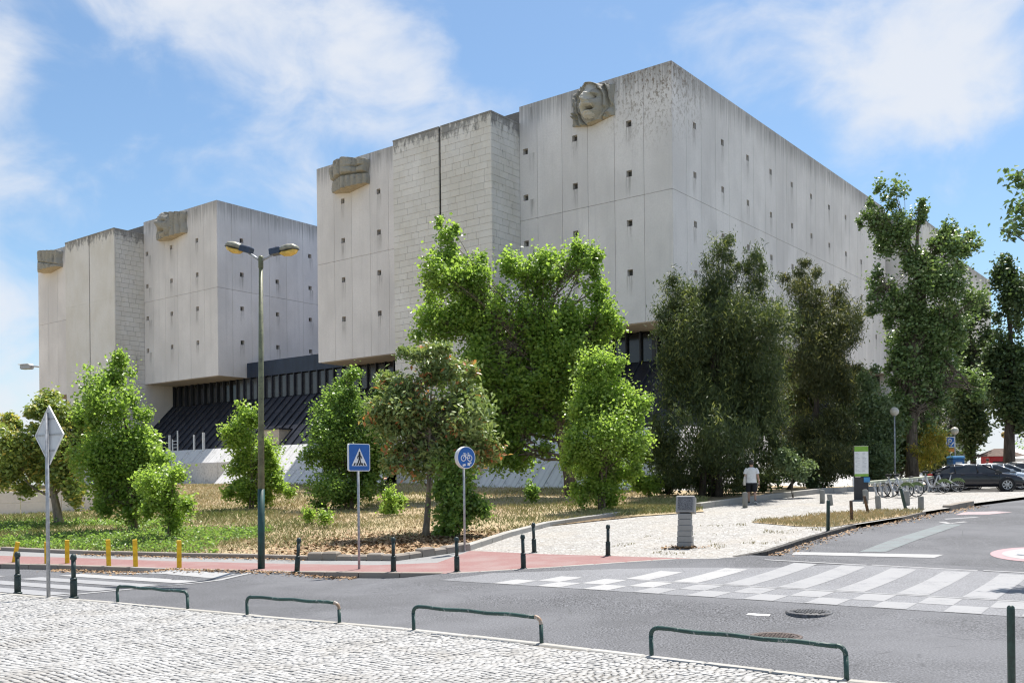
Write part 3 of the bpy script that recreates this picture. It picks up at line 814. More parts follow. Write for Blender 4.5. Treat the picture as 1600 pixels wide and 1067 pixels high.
def wall(kind, cuts, win_at, x_fixed=0.0, rows=((ZB, ZJ), (ZJ, ZT))):
    """kind 'front': panels along -x facing -y; 'side': along +y facing +x. cuts: joint positions"""
    for c0, c1 in zip(cuts[:-1], cuts[1:]):
        w = c1 - c0 - GAP
        for z0, z1 in rows:
            g0 = 0.0 if z0 == ZB else GAP / 2 + 0.001; g1 = 0.0 if z1 == ZT else GAP / 2 + 0.001
            hgt = z1 - z0 - g0 - g1
            wins = []
            for a in win_at:
                if c0 + 0.25 < a < c1 - 0.25:
                    for z in WZ:
                        if z0 < z < z1: wins.append((a - c0 - GAP / 2, z - z0 - g0))
            if kind == 'front':     # a counts leftwards: mirror
                wm = [(w - x, z) for x, z in wins]
                o = link('wall_panel', panel_mesh(w, hgt, wm), bld, (-c1 + GAP / 2, 0, z0 + g0)); pts = wm
            else:
                o = link('wall_panel', panel_mesh(w, hgt, wins), bld, (x_fixed, c0 + GAP / 2, z0 + g0), (0, 0, pi / 2)); pts = wins
            for x, z in pts: link('window', window_mesh(), o, (x, 0, z))
W1 = [3.07, 7.18, 11.24, 21.5, 25.47, 29.51]
def frange(a, b, s):
    out = [a]
    while out[-1] + s < b - 0.6: out.append(out[-1] + s)
    return out + [b]
wall('front', [0.003, 2.0, 4.15, 6.18, 8.22, 10.25, 11.75], W1)
wall('front', [20.8, 22.4, 24.41, 26.43, 28.52, 30.54, 32.6], W1)
wall('front', [46.1 + q for q in (0.003, 2.0, 4.15, 6.18, 8.22, 10.25, 11.8)], [46.1 + q for q in W1])
wall('front', [46.1 + q for q in (20.85, 22.4, 24.41, 26.43, 28.52, 30.54, 32.7)], [46.1 + q for q in (21.5, 25.47)] + [76.7])
WR = [2.97 + 4.0 * k for k in range(21)]
wall('side', [0.003, 1.85, 3.88] + [5.95 + 2.0 * k for k in range(19)], [w for w in WR if w < 42])
wall('side', [52.3 + 2.0 * k for k in range(18)], [w for w in WR if w > 52.5])
wall('side', [0.003, 1.6, 3.75, 5.8, 7.85, 9.9, 11.95, 14.0], [2.66, 6.74, 10.78], -46.1)
# cores behind the panels
cb = MB()
cb.box(-32.6 + 0.01, -0.41, 0.42, 88.0, ZB + 0.003, ZT - 0.12)
cb.box(-78.8 + 0.01, -46.51, 0.42, 44.0, ZB + 0.003, ZT - 0.12)
cb.build('inner_wall', M['joint'], bld)
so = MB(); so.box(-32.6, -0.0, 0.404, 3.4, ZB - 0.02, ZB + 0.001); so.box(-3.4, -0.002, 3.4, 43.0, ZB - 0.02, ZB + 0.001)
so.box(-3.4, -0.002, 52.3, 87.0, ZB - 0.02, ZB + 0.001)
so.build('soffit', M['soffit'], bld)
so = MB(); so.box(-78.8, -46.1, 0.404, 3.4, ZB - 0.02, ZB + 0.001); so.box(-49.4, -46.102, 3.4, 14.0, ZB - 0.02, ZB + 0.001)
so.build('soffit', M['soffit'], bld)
lb = MB(); lb.box(-32.6, -32.55, 0.405, 40, ZB, ZT); lb.box(-78.8, -78.75, 0.405, 44, ZB, ZT); lb.build('end_wall', M['concrete'], bld)
# low link volume and the dark glazed storey
lo = MB()
lo.box(-46.3, -31.0, 3.35, 30, 2.0, 13.28)
lo.box(-78.8, -3.2, 3.45, 40, 0.0, ZB - 0.03); lo.box(-40, -3.2, 40, 87, 0.0, ZB - 0.03)
lo.build('lower_storey_core', M['dark_metal'], bld)
fa = MB(); fa.box(-45.95, -32.62, 3.02, 3.34, 12.02, 13.38)
fa.build('fascia', M['navy'], bld)
# vertical band: panes between fins; then metal sheets sloping out at 45 degrees, then the white stone plinth
YF, ZF, Y1, Z1, Y2, Z2 = 3.1, 9.95, -1.5, 5.35, -5.75, 1.1
def shared(fn):
    c = {}
    def g(*k):
        if k not in c: c[k] = fn(*k)
        return c[k]
    return g
@shared
def pane_mesh(w, grey):
    mb = MB(); mb.box(0.04, w - 0.04, 0.10, 0.14, ZF + 0.08, ZB - 0.14); return mb.mesh('pane', [M['pane_grey'] if grey else M['pane_dark']])
@shared
def fin_mesh(kind):
    mb = MB()
    if kind == 'v': mb.box(-0.05, 0.05, -0.10, 0.2, ZF - 0.02, ZB - 0.03)
    else:
        L_ = sqrt((YF - Y1) ** 2 + (ZF - Z1) ** 2)
        mb.box(-0.04, 0.04, -0.02, L_, -0.02, 0.16)
    return mb.mesh('fin', [M['dark_fin']])
@shared
def sheet_mesh(w):
    mb = MB(); L_ = sqrt((YF - Y1) ** 2 + (ZF - Z1) ** 2)
    mb.box(0.05, w - 0.05, 0, L_ * 0.27, 0, 0.03); mb.box(0.05, w - 0.05, L_ * 0.27 + 0.02, L_ * 0.66, -0.004, 0.028); mb.box(0.05, w - 0.05, L_ * 0.66 + 0.02, L_, 0, 0.034)
    return mb.mesh('roof_sheet', [M['dark_metal']])
@shared
def slab_mesh(w, k):
    mb = MB(); L_ = sqrt((Y1 - Y2) ** 2 + (Z1 - Z2) ** 2)
    mb.bevbox(0.015, w - 0.015, 0, L_ * 0.5 - 0.015, -0.3, 0.05, 0.012); mb2 = MB()
    return mb.mesh('plinth_slab', [M['plinth']])
SL = Matrix.Rotation(pi / 4, 4, 'X')     # local y climbs the slope
def glazed_front(a0, a1, skip=(), slabs=True, T0=Matrix.Identity(4)):
    n = round((a1 - a0) / 1.02); w = (a1 - a0) / n; w = round(w, 3)
    for i in range(n + 1):
        a = a0 + i * (a1 - a0) / n; x = -a
        o = link('fin', fin_mesh('v'), bld); o.matrix_local = T0 @ Matrix.Translation((x, YF, 0))
        o = link('slope_fin', fin_mesh('s'), bld); o.matrix_local = T0 @ Matrix.Translation((x, Y1, Z1)) @ SL
        if i == n: break
        grey = 28 < a < 47
        o = link('pane', pane_mesh(w, grey), bld); o.matrix_local = T0 @ Matrix.Translation((x - w, YF, 0))
        o = link('roof_sheet', sheet_mesh(w), bld); o.matrix_local = T0 @ Matrix.Translation((x - w, Y1, Z1)) @ SL
        if slabs and not any(s0 < a + w / 2 < s1 for s0, s1 in skip):
            L_ = sqrt((Y1 - Y2) ** 2 + (Z1 - Z2) ** 2)
            for q in (0, 1):
                o = link('plinth_slab', slab_mesh(w, 0), bld)
                o.matrix_local = T0 @ Matrix.Translation((x - w, Y2, Z2)) @ SL @ Matrix.Translation((0, q * L_ * 0.5, rnd.uniform(-0.012, 0.012)))
glazed_front(3.1, 11.75); glazed_front(20.85, 57.85, skip=((40.2, 57.9),)); glazed_front(67.2, 78.8, slabs=False)
# the same slopes on the side facing the dark trees
TS = Matrix.Rotation(pi / 2, 4, 'Z')
glazed_front(-42.9, -3.1, T0=TS @ Matrix.Identity(4))
cl = MB()      # hip pieces closing the corner
for (ya, za, yb, zb, mi) in ((YF, ZF, Y1, Z1, 0), (Y1, Z1, Y2, Z2, 1)):
    da, db = -ya, -yb
    cl.add([(-3.1, ya, za), (da, ya, za), (db, yb, zb), (-3.1, yb, zb)], [(0, 1, 2, 3)], mi)
    cl.add([(da, ya, za), (da, 3.1, za), (db, 3.1, zb), (db, yb, zb)], [(0, 1, 2, 3)], mi)
cl.build('corner_cladding', [M['dark_metal'], M['plinth']], bld)
hf = MB()
for k in range(1, 6):
    xh = -3.1 + k * 1.02
    hf.tube([(xh, -xh - 0.02, ZF - (xh + 3.1) + 0.06), (xh, Y1, Z1 + 0.06)], 0.055, 4, smooth=False) if -xh > Y1 else None
hf.build('corner_fin', M['dark_fin'], bld)
# ledge where the plinth starts, and the cut-back retaining wall on the left
lg = MB(); lg.box(-57.8, -40.2, -3.0, Y1 + 0.1, 3.9, Z1 - 1.25)
lg.build('ledge', M['concrete_plain'], bld)
@shared
def rslab(w):
    mb = MB(); mb.bevbox(0.012, w - 0.012, 0, 1.85, -0.25, 0.04, 0.01); return mb.mesh('plinth_slab', [M['plinth']])
@shared
def rwall(w):
    mb = MB(); mb.bevbox(0.01, w - 0.01, -0.2, 0.0, 0.9, 4.05, 0.01); return mb.mesh('retaining_panel', [M['plinth']])
for i in range(9):
    w = 1.955
    o = link('plinth_slab', rslab(w), bld); o.matrix_local = Matrix.Translation((-57.8 + i * w, -2.84, 4.03)) @ SL
    o = link('retaining_panel', rwall(w), bld, (-57.8 + i * w, -2.82 + rnd.uniform(-0.01, 0.01), 0))
rc = MB(); rc.box(-57.8, -40.2, -2.8, -1.0, 0.8, 4.0); rc.build('retaining_core', M['joint'], bld)
# small roof hatch on the metal slope
ht = MB(); ht.box(-38.4, -35.9, -1.45, 0.8, 5.3, 6.7); ht.build('roof_hatch', M['soffit'], bld)
ht = MB(); ht.box(-38.55, -35.75, -1.57, 1.1, 6.7, 6.82); ht.build('roof_hatch_lid', M['dark_fin'], bld)

# stair towers: pairs of stone-clad shafts with a slit between them
def shaft(xa, xb, y0, y1, zt, name='stair_tower', rot=None):
    mb = MB(); mb.box(xa + 0.1, xb - 0.1, y0 + 0.1, y1, 0.0, zt - 0.1); o = mb.build(name, M['joint'], bld)
    if rot is not None: o.matrix_local = rot
    return o
def clad(owner, xa, xb, y0, y1, zt, zb, right_side, n_single, smooth_front=False, left_side=False):
    """courses of limestone on the front (facing -y) and the side (facing +x)"""
    H = 0.455; blocks = []
    z = zt; row = 0
    if smooth_front:
        fb = MB(); nz_ = 4
        for q in range(nz_): fb.box(xa + 0.004, xb - 0.004, y0, y0 + 0.1, zb + (zt - zb) * q / nz_ + 0.004, zb + (zt - zb) * (q + 1) / nz_ - 0.004)
        fb.build('front_slab', M['stone'], owner)
    while z > zb:
        z0 = max(zb, z - H)
        x = xa; first = True
        while x < xb - 0.02 and not smooth_front:
            w = rnd.uniform(0.7, 1.15)
            if first and row % 2: w *= 0.55
            first = False
            x1 = x + w if x + w < xb - 0.3 else xb
            blocks.append(('f', x, x1, z0, z)); x = x1
        if right_side:
            y = y0 + 0.1; first = True
            while y < y1 - 0.02:
                w = rnd.uniform(0.6, 1.0)
                if first and row % 2: w *= 0.6
                first = False
                ye = y + w if y + w < y1 - 0.25 else y1
                blocks.append(('s', y, ye, z0, z)); y = ye
        z -= H; row += 1
    rest = MB(); cache = {}; shades = []
    for i, (k, a, b, z0, z1) in enumerate(blocks):
        g = 0.009; j = rnd.uniform(0, 0.014)
        if k == 'f': args = (a + g, b - g, y0 - j, y0 + 0.1, z0 + g, z1 - g)
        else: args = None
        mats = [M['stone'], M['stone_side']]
        if i < n_single:
            key = (k, round(b - a, 1), round(z1 - z0, 2))
            if key not in cache:
                m2 = MB(); L_ = key[1] - 2 * g
                if k == 'f': m2.box(0, L_, 0, 0.12, 0, z1 - z0 - 2 * g)
                else: m2.box(-0.12, 0, 0, L_, 0, z1 - z0 - 2 * g)
                cache[key] = m2.mesh('stone', [M['stone'] if k == 'f' else M['stone_side']])
            sc = (b - a - 2 * g) / (key[1] - 2 * g)
            if k == 'f': o = link('stone', cache[key], owner, (a + g, y0 - j, z0 + g)); o.scale = (sc, 1, 1)
            else: o = link('stone', cache[key], owner, (xb + j, a + g, z0 + g)); o.scale = (1, sc, 1)
        else:
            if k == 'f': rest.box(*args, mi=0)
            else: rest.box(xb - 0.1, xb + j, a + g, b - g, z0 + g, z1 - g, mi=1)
            shades += [rnd.random()] * 6
    if rest.v:
        me = bpy.data.meshes.new('stone_courses'); me.from_pydata(rest.v, [], rest.f)
        for m in mats: me.materials.append(m)
        me.polygons.foreach_set('material_index', rest.mi)
        at = me.attributes.new('shade', 'FLOAT', 'FACE'); at.data.foreach_set('value', np.array(shades, np.float32))
        stuff(link('stone_courses', me, owner))
    cap = MB(); cap.box(xa - 0.02, xb + 0.03, y0 - 0.03, y1, zt - 0.004, zt + 0.1); cap.build('tower_cap', M['stone_side'], owner)
YT = -3.1
t1 = shaft(-16.24, -11.75, YT, 1.0, 26.62); clad(t1, -16.24, -11.75, YT, 0.0, 26.62, 0.6, True, 190)
t2 = shaft(-20.8, -16.42, YT, 1.0, 26.62); clad(t2, -20.8, -16.42, YT, 0.0, 26.62, 0.6, False, 110)
t3 = shaft(-62.34, -57.9, YT, 1.0, 26.62); clad(t3, -62.34, -57.9, YT, 0.0, 26.62, 0.6, True, 0, True)
t4 = shaft(-67.0, -62.5, YT, 1.0, 26.62); clad(t4, -67.0, -62.5, YT, 0.0, 26.62, 0.6, False, 0, True)
sl = MB(); sl.box(-16.45, -16.2, -2.6, 0.5, 0.5, 26.3); sl.box(-62.55, -62.3, -2.6, 0.5, 0.5, 26.3); sl.build('tower_slit', M['joint'], bld)
s5 = MB(); s5.box(-1.0, 3.1, 43.1, 47.5, 0.0, 26.6); s5.build('stair_tower', M['stone'], bld)
s5 = MB(); s5.box(-1.0, 3.1, 47.7, 52.2, 0.0, 26.6); s5.build('stair_tower', M['stone'], bld)
# concrete side walls of the recess under the blocks, beside the towers
for xa_, xb_ in ((-58.05, -57.88), (-11.77, -11.7)):
    sw = MB(); sw.box(xa_, xb_, 0.0, 3.5, 0.5, ZB - 0.02); sw.build('recess_wall', M['concrete_plain'], bld)

# carved corner masks: wedge-shaped corbels with relief, on the top edge of each block
def mask(ac, style, w=3.1, zt=27.35, zb=25.45, label=None):
    nx, nz = 72, 56; rs = np.random.default_rng(100 + style)
    U = np.linspace(-1, 1, nx); Vv = np.linspace(0, 1, nz)
    u, v = np.meshgrid(U, Vv)
    g = lambda cu, cv, su, sv: np.exp(-((u - cu) / su) ** 2 - ((v - cv) / sv) ** 2)
    base = 1.35 * (1 - np.abs(u) ** 1.25 * 0.93)
    pale = None
    if style == 0:
        cu = 0.12
        r = ((u - cu) / 0.56) ** 2 + ((v - 0.50) / 0.45) ** 2
        G = lambda du, cv, su, sv: g(cu + du, cv, su, sv)
        d = base * 0.45 + 0.75 * np.clip(1 - r, 0, 1) ** 0.5
        d += 0.60 * G(0, 0.58, 0.08, 0.12) + 0.35 * G(0, 0.475, 0.15, 0.045)                        # nose
        d -= 0.46 * (G(-0.23, 0.60, 0.16, 0.07) + G(0.23, 0.60, 0.16, 0.07)) + 0.5 * (G(-0.22, 0.60, 0.05, 0.035) + G(0.24, 0.60, 0.05, 0.035))                          # eye hollows
        d += 0.30 * (G(-0.23, 0.60, 0.10, 0.05) + G(0.23, 0.60, 0.10, 0.05))                        # eyeballs
        d += 0.20 * (G(-0.23, 0.70, 0.20, 0.028) + G(0.23, 0.70, 0.20, 0.028))                        # brows
        d += 0.30 * (G(0, 0.375, 0.22, 0.03) + G(0, 0.205, 0.20, 0.035)) - 1.1 * G(0, 0.285, 0.15, 0.055)  # open mouth
        d += 0.22 * G(0, 0.11, 0.2, 0.05) + 0.14 * (G(-0.33, 0.40, 0.13, 0.1) + G(0.33, 0.40, 0.13, 0.1))
        ring = np.exp(-((r - 1.18) / 0.15) ** 2) * (v > 0.30)
        d += 0.42 * ring - 0.42 * np.exp(-((r - 1.62) / 0.10) ** 2) * (np.abs(u) < 0.95) + 0.25 * np.exp(-((r - 2.1) / 0.2) ** 2) * (v > 0.3)
        d += 0.16 * np.sin(u * 23 + v * 9) * (r > 1.9)
        d += 0.30 * g(-0.86, 0.3, 0.12, 0.14) + 0.16 * np.sin(v * 60) * g(-0.86, 0.25, 0.13, 0.12) + 0.3 * g(0.75, 0.1, 0.18, 0.07) + 0.4 * g(-0.8, 0.62, 0.05, 0.3)
        pale = (r < 1.0) & (u < cu + 0.16 + 0.05 * np.sin(v * 23)) & ~((np.abs(u - cu) < 0.12) & (np.abs(v - 0.285) < 0.05))
    elif style == 1:      # two tiers: heavy rolls above, fine folds below
        roll = lambda n_, ph, am: am * np.sqrt(np.clip(1 - (2 * ((u * n_ / 2 + ph) % 1) - 1) ** 2, 0, 1))
        d = base * 0.72 + np.where(v > 0.46, roll(3, 0.1, 0.55), roll(9, 0.3, 0.20) + 0.12) - 0.45 * np.exp(-((v - 0.46) / 0.03) ** 2)
        d -= 0.30 * g(0.62, 0.72, 0.30, 0.03)
    elif style == 2:      # veiled head between upright folds
        roll = lambda n_, ph, am: am * np.sqrt(np.clip(1 - (2 * ((u * n_ / 2 + ph) % 1) - 1) ** 2, 0, 1))
        r = (u / 0.42) ** 2 + ((v - 0.5) / 0.5) ** 2
        d = base * 0.62 + np.where(r < 1, 0.75 * np.clip(1 - r, 0, 1) ** 0.5 + 0.1, roll(8, 0.0, 0.34))
        d += 0.35 * g(0, 0.52, 0.07, 0.12) - 0.6 * g(0, 0.24, 0.14, 0.06) - 0.35 * (g(-0.17, 0.62, 0.09, 0.05) + g(0.17, 0.62, 0.09, 0.05))
    else:                 # one free roll on the left, a fluted block on the right
        roll = lambda n_, ph, am: am * np.sqrt(np.clip(1 - (2 * ((u * n_ / 2 + ph) % 1) - 1) ** 2, 0, 1))
        d = base * 0.7 + np.where(u < -0.30, roll(2.6, 0.55, 0.5), 0.45 + roll(9, 0.2, 0.18)) - 0.6 * np.exp(-((u + 0.30) / 0.03) ** 2)
        d -= 0.22 * (u > -0.2) * np.exp(-((v - 0.42 + 0.3 * u) / 0.03) ** 2)
    d += 0.012 * rs.standard_normal(d.shape) + 0.02 * np.sin(u * 37 + v * 23) * np.cos(v * 31 - u * 17)
    d = np.clip(d, 0.06, 2.4)
    x = u * w / 2 * (1 + 0.03 * np.sin(v * 9)); z = zb + v * (zt - zb) + 0.25 * (1 - np.abs(u)) * (v > 0.9) * (1 if style in (0, 1) else 0.4)
    z -= 0.28 * np.clip(1 - np.abs(u + 0.15), 0, 1) * (1 - v) ** 2
    V = np.stack([x - 0.0, -d, z], -1).reshape(-1, 3)
    back = V.copy(); back[:, 1] = 0.02
    F = []
    for j in range(nz - 1):
        for i in range(nx - 1): F.append((j * nx + i, j * nx + i + 1, (j + 1) * nx + i + 1, (j + 1) * nx + i))
    n0 = len(V); mi = [0] * len(F); V = np.concatenate([V, back])
    for i in range(nx - 1):
        F.append((i + 1, i, n0 + i, n0 + i + 1)); mi.append(1)
        q = (nz - 1) * nx + i; F.append((q, q + 1, n0 + q + 1, n0 + q)); mi.append(0)
    for j in range(nz - 1):
        q = j * nx; F.append((q, q + nx, n0 + q + nx, n0 + q)); mi.append(0)
        q = j * nx + nx - 1; F.append((q + nx, q, n0 + q, n0 + q + nx)); mi.append(0)
    me = bpy.data.meshes.new('carved_mask'); me.from_pydata(V.tolist(), [], F)
    if pale is not None:
        for j in range(nz - 1):
            for i in range(nx - 1):
                if pale[j, i]: mi[j * (nx - 1) + i] = 2
    me.materials.append(M['sculpture']); me.materials.append(M['sculpture_under']); me.materials.append(M['sculpture_face'])
    me.polygons.foreach_set('material_index', mi); me.polygons.foreach_set('use_smooth', [True] * len(F))
    o = link('carved_mask', me, bld, (-ac, 0.0, 0.0)); o['label'] = label
    return o
mask(5.66, 0, 3.15, 27.45, 25.45, 'carved stone face with open mouth near the highest corner')
mask(28.4, 1, 3.9, 27.35, 25.45, 'carved stone block of rounded folds on the left end of the big block')
mask(52.9, 2, 4.5, 27.6, 25.6, 'fluted carved stone head on the left block')
mask(75.6, 3, 4.3, 27.45, 25.7, 'broken carved stone block at the far left corner')

# ------------------------------------------------------------------ trees
def leaf_cloud(lobes, n, size, kind, rs, ry=0.9, fill=0.45, clump=0.24, sprig=0.10):
    """leaf-sized faces in many small clumps spread through the crown's lobes"""
    # break each lobe into uneven satellites so that no crown is a set of balls
    ex = []
    for (cx, cz, rx, rz) in [l[:4] for l in lobes]:
        ex.append((cx, cz, rx * (0.80 if kind != 'needle' else 0.95), rz * (0.80 if kind != 'needle' else 0.95)))
        if rx * rz > 0.25:
            for q in range(5 if rx * rz > 1.2 else 3):
                a_ = rs.uniform(0, 2 * pi); f_ = rs.uniform(0.45, 0.95); k_ = rs.uniform(0.26, 0.5)
                ex.append((cx + cos(a_) * rx * f_, cz + sin(a_) * rz * f_, rx * k_, rz * k_ * rs.uniform(0.8, 1.5)))
    lobes = ex
    L_ = np.array(lobes, float)
    wgt = L_[:, 2] * L_[:, 3] * np.minimum(L_[:, 2], 2.5); wgt = wgt ** 0.8; wgt /= wgt.sum()
    # every lobe is a spray of boughs; each bough carries clumps that get smaller towards its tip
    CC, RR, LI, WW = [], [], [], []
    dep = rs.normal(0, 0.55, len(L_)) * np.maximum(L_[:, 2], 0.5)
    for j, (cx, cz, rx, rz) in enumerate(L_):
        nb = int(np.clip(5 + 7 * rx * rz, 6, 34)); m = (rx + rz) / 2
        for q in range(nb):
            d = rs.normal(size=3); d /= np.linalg.norm(d)
            if kind in ('poplar', 'needle'): d[2] = d[2] * 0.75 + 0.42
            f = rs.uniform(0.62, 1.08) if rs.random() > sprig else rs.uniform(1.08, 1.32)
            tip = np.array([d[0] * rx, d[1] * rx * ry, d[2] * rz]) * f
            root = np.array([rs.normal(0, 0.12) * rx, rs.normal(0, 0.12) * rx, -0.30 * rz])
            up = 0.22 * m * (1 if kind in ('poplar', 'needle') else -0.4)
            nk = max(3, int(round(np.linalg.norm(tip - root) / 0.34)))
            for k in range(nk):
                t = 0.30 + 0.70 * (k + rs.random()) / nk
                c = root + (tip - root) * t; c[2] += up * (t * t - t)
                CC.append((cx + c[0], dep[j] + c[1], cz + c[2])); RR.append(np.clip(clump * 1.25 * min(m, 1.5), 0.12, 0.40) * (1.15 - 0.62 * t) * rs.uniform(0.7, 1.3)); LI.append(j); WW.append((1.25 - 0.75 * t) * rs.uniform(0.35, 1.6))
        for q in range(int(nb * fill * 2)):          # leaves inside the lobe
            d = rs.normal(size=3); d /= np.linalg.norm(d); f = rs.uniform(0.1, 0.62)
            CC.append((cx + d[0] * rx * f, dep[j] + d[1] * rx * ry * f, cz + d[2] * rz * f)); RR.append(np.clip(clump * 1.5 * min(m, 1.5), 0.14, 0.45)); LI.append(j); WW.append(rs.uniform(0.5, 1.3))
    C = np.array(CC); cr = np.array(RR); li = np.array(LI); W_ = np.array(WW) * cr ** 1.2; W_ /= W_.sum(); nc = len(C)
    ci = rs.choice(nc, n, p=W_)
    off = rs.normal(size=(n, 3)) * cr[ci][:, None] * np.array([1, 1, 0.8])
    if kind in ('poplar', 'needle'): off[:, 2] *= 1.35
    P = C[ci] + off
    P[:, 2] = np.maximum(P[:, 2], 0.12)
    tint = np.clip(0.42 + rs.normal(0, 0.15, nc)[ci] + rs.normal(0, 0.13, n) + 0.08 * off[:, 2] / cr[ci], 0, 0.78)
    return P, tint, ci, C, li, lobes
def leaf_mesh(name, P, tint, size, kind, rs, mat, outward=None):
    n = len(P)
    nrm = rs.normal(size=(n, 3)); nrm[:, 2] = np.abs(nrm[:, 2]) + (0.35 if kind != 'needle' else 0.0)
    nrm /= np.linalg.norm(nrm, axis=1)[:, None]
    a = rs.normal(size=(n, 3))
    if kind == 'needle': a[:, 2] = np.abs(a[:, 2]) * 1.2 + 0.5
    elif kind == 'droop': a[:, 2] -= 1.1
    a -= (a * nrm).sum(1)[:, None] * nrm; a /= np.linalg.norm(a, axis=1)[:, None] + 1e-9
    b = np.cross(nrm, a)
    s = size * rs.uniform(0.65, 1.3, n)[:, None]
    if kind == 'needle': la, lb, fold = 1.5, 0.30, 0.0
    elif kind == 'droop': la, lb, fold = 1.35, 0.62, 0.12
    elif kind == 'poplar': la, lb, fold = 1.0, 0.85, 0.10
    else: la, lb, fold = 1.15, 0.75, 0.12
    v0 = P - a * s * la * 0.5; v2 = P + a * s * la * 0.5
    v1 = P + b * s * lb * 0.5 + nrm * s * fold - a * s * la * 0.08; v3 = P - b * s * lb * 0.5 + nrm * s * fold - a * s * la * 0.08
    V = np.stack([v0, v1, v2, v3], 1).reshape(-1, 3)
    base = (np.arange(n) * 4)[:, None]
    loops = np.concatenate([base + np.array([0, 1, 2]), base + np.array([0, 2, 3])], 1).reshape(-1)
    return np_mesh(name, V, loops, np.full(n * 2, 3), {'tint': ('POINT', np.repeat(tint, 4))}, [mat])
def make_tree(name, label, cat, xy, lobes, n, size, kind, leaf, barkm, r0, seed, lean=(0, 0), trunk_top=None, stems=1, tips=None, group=None, limbs=True, twigs=0.06, fill=0.45, ry=0.9, clump=0.24, sprig=0.10, plant=False, rest=None):
    rs = np.random.default_rng(seed)
    x, y = xy
    t = thing(name, label, cat, (x, y, h(x, y) + 0.02), 0, group)
    up_ = h(x, y, False) - h(x, y); lobes = [(a, b + up_, c, d) for a, b, c, d in [l[:4] for l in lobes]]
    P, tint, ci, C, li, sub = leaf_cloud(lobes, n, size, kind, rs, ry, fill, clump, sprig)
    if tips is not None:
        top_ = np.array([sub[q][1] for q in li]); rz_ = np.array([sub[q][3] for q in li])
        lucky = rs.random(len(C)) < tips * (np.clip(0.6 + 1.1 * (C[:, 2] - top_) / rz_, 0.1, 2.2) if kind == 'needle' else 1.0)  # needle crowns favour upper clumps: new growth, and sunlit tops put into the tint
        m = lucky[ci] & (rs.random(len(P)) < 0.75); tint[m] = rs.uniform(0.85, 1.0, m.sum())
    me = leaf_mesh('crown', P, tint, size, kind, rs, leaf)
    link('crown', me, t)
    # trunk and limbs: tapered, leaning, reaching into each lobe
    mb = MB()
    top = trunk_top if trunk_top else max(l[1] for l in lobes) * 0.8
    lx = sum(l[0] * l[2] for l in lobes) / sum(l[2] for l in lobes)
    tr = []
    for s in range(stems):
        ox, oy = (0, 0) if stems == 1 else (rs.uniform(-1, 1) * r0 * 2.2, rs.uniform(-1, 1) * r0 * 2.0)
        ex, ey = lx * 0.8 + (0 if stems == 1 else rs.uniform(-1, 1) * 0.35), (0 if stems == 1 else rs.uniform(-1, 1) * 0.3)
        pts, rad = [], []
        for i in range(9):
            q = i / 8
            pts.append((ox + (ex - ox) * q ** 1.3 + lean[0] * q + 0.05 * sin(5 * q + seed + s), oy + (ey - oy) * q + lean[1] * q + 0.05 * cos(4 * q + seed), -0.15 + (top + 0.15) * q))
            rad.append(r0 * (1.25 if i == 0 else 1.0) * (1 - 0.78 * q) / (1 if stems == 1 else 1.3))
        mb.tube(pts, rad, 9); tr.append(pts)
    if limbs:
        for j, l in enumerate(lobes):
            pts = tr[j % stems]; q = min(0.85, max(0.22, (l[1] - 0.45 * abs(l[0] - lx) - 0.35 * l[3]) / top)); q = min(q, 0.85)
            k = q * 8; i = int(k); f = k - i
            p0 = Vector(pts[i]).lerp(Vector(pts[min(8, i + 1)]), f); p1 = Vector((l[0], rs.normal(0, 0.2) * l[2], l[1] + 0.25 * l[3]))
            mid = p0.lerp(p1, 0.5) + Vector((0, 0, -0.10 * (p1 - p0).length))
            rr = r0 * 0.42 * (1 - q * 0.6)
            mb.tube([p0, mid, p1], [rr, rr * 0.6, rr * 0.2], 6)
            cs = [c for c in C if abs(c[0] - l[0]) < l[2] and abs(c[2] - l[1]) < l[3]]
            for c in cs:
                if rs.random() < twigs:
                    m = p0.lerp(p1, rs.uniform(0.45, 1.0)); c = Vector(c)
                    mb.tube([m, m.lerp(c, 0.55) + Vector((0, 0, 0.08)), c], [rr * 0.3, rr * 0.2, 0.006], 4, cap=False)
    mb.build('trunk', barkm, t)
    return t
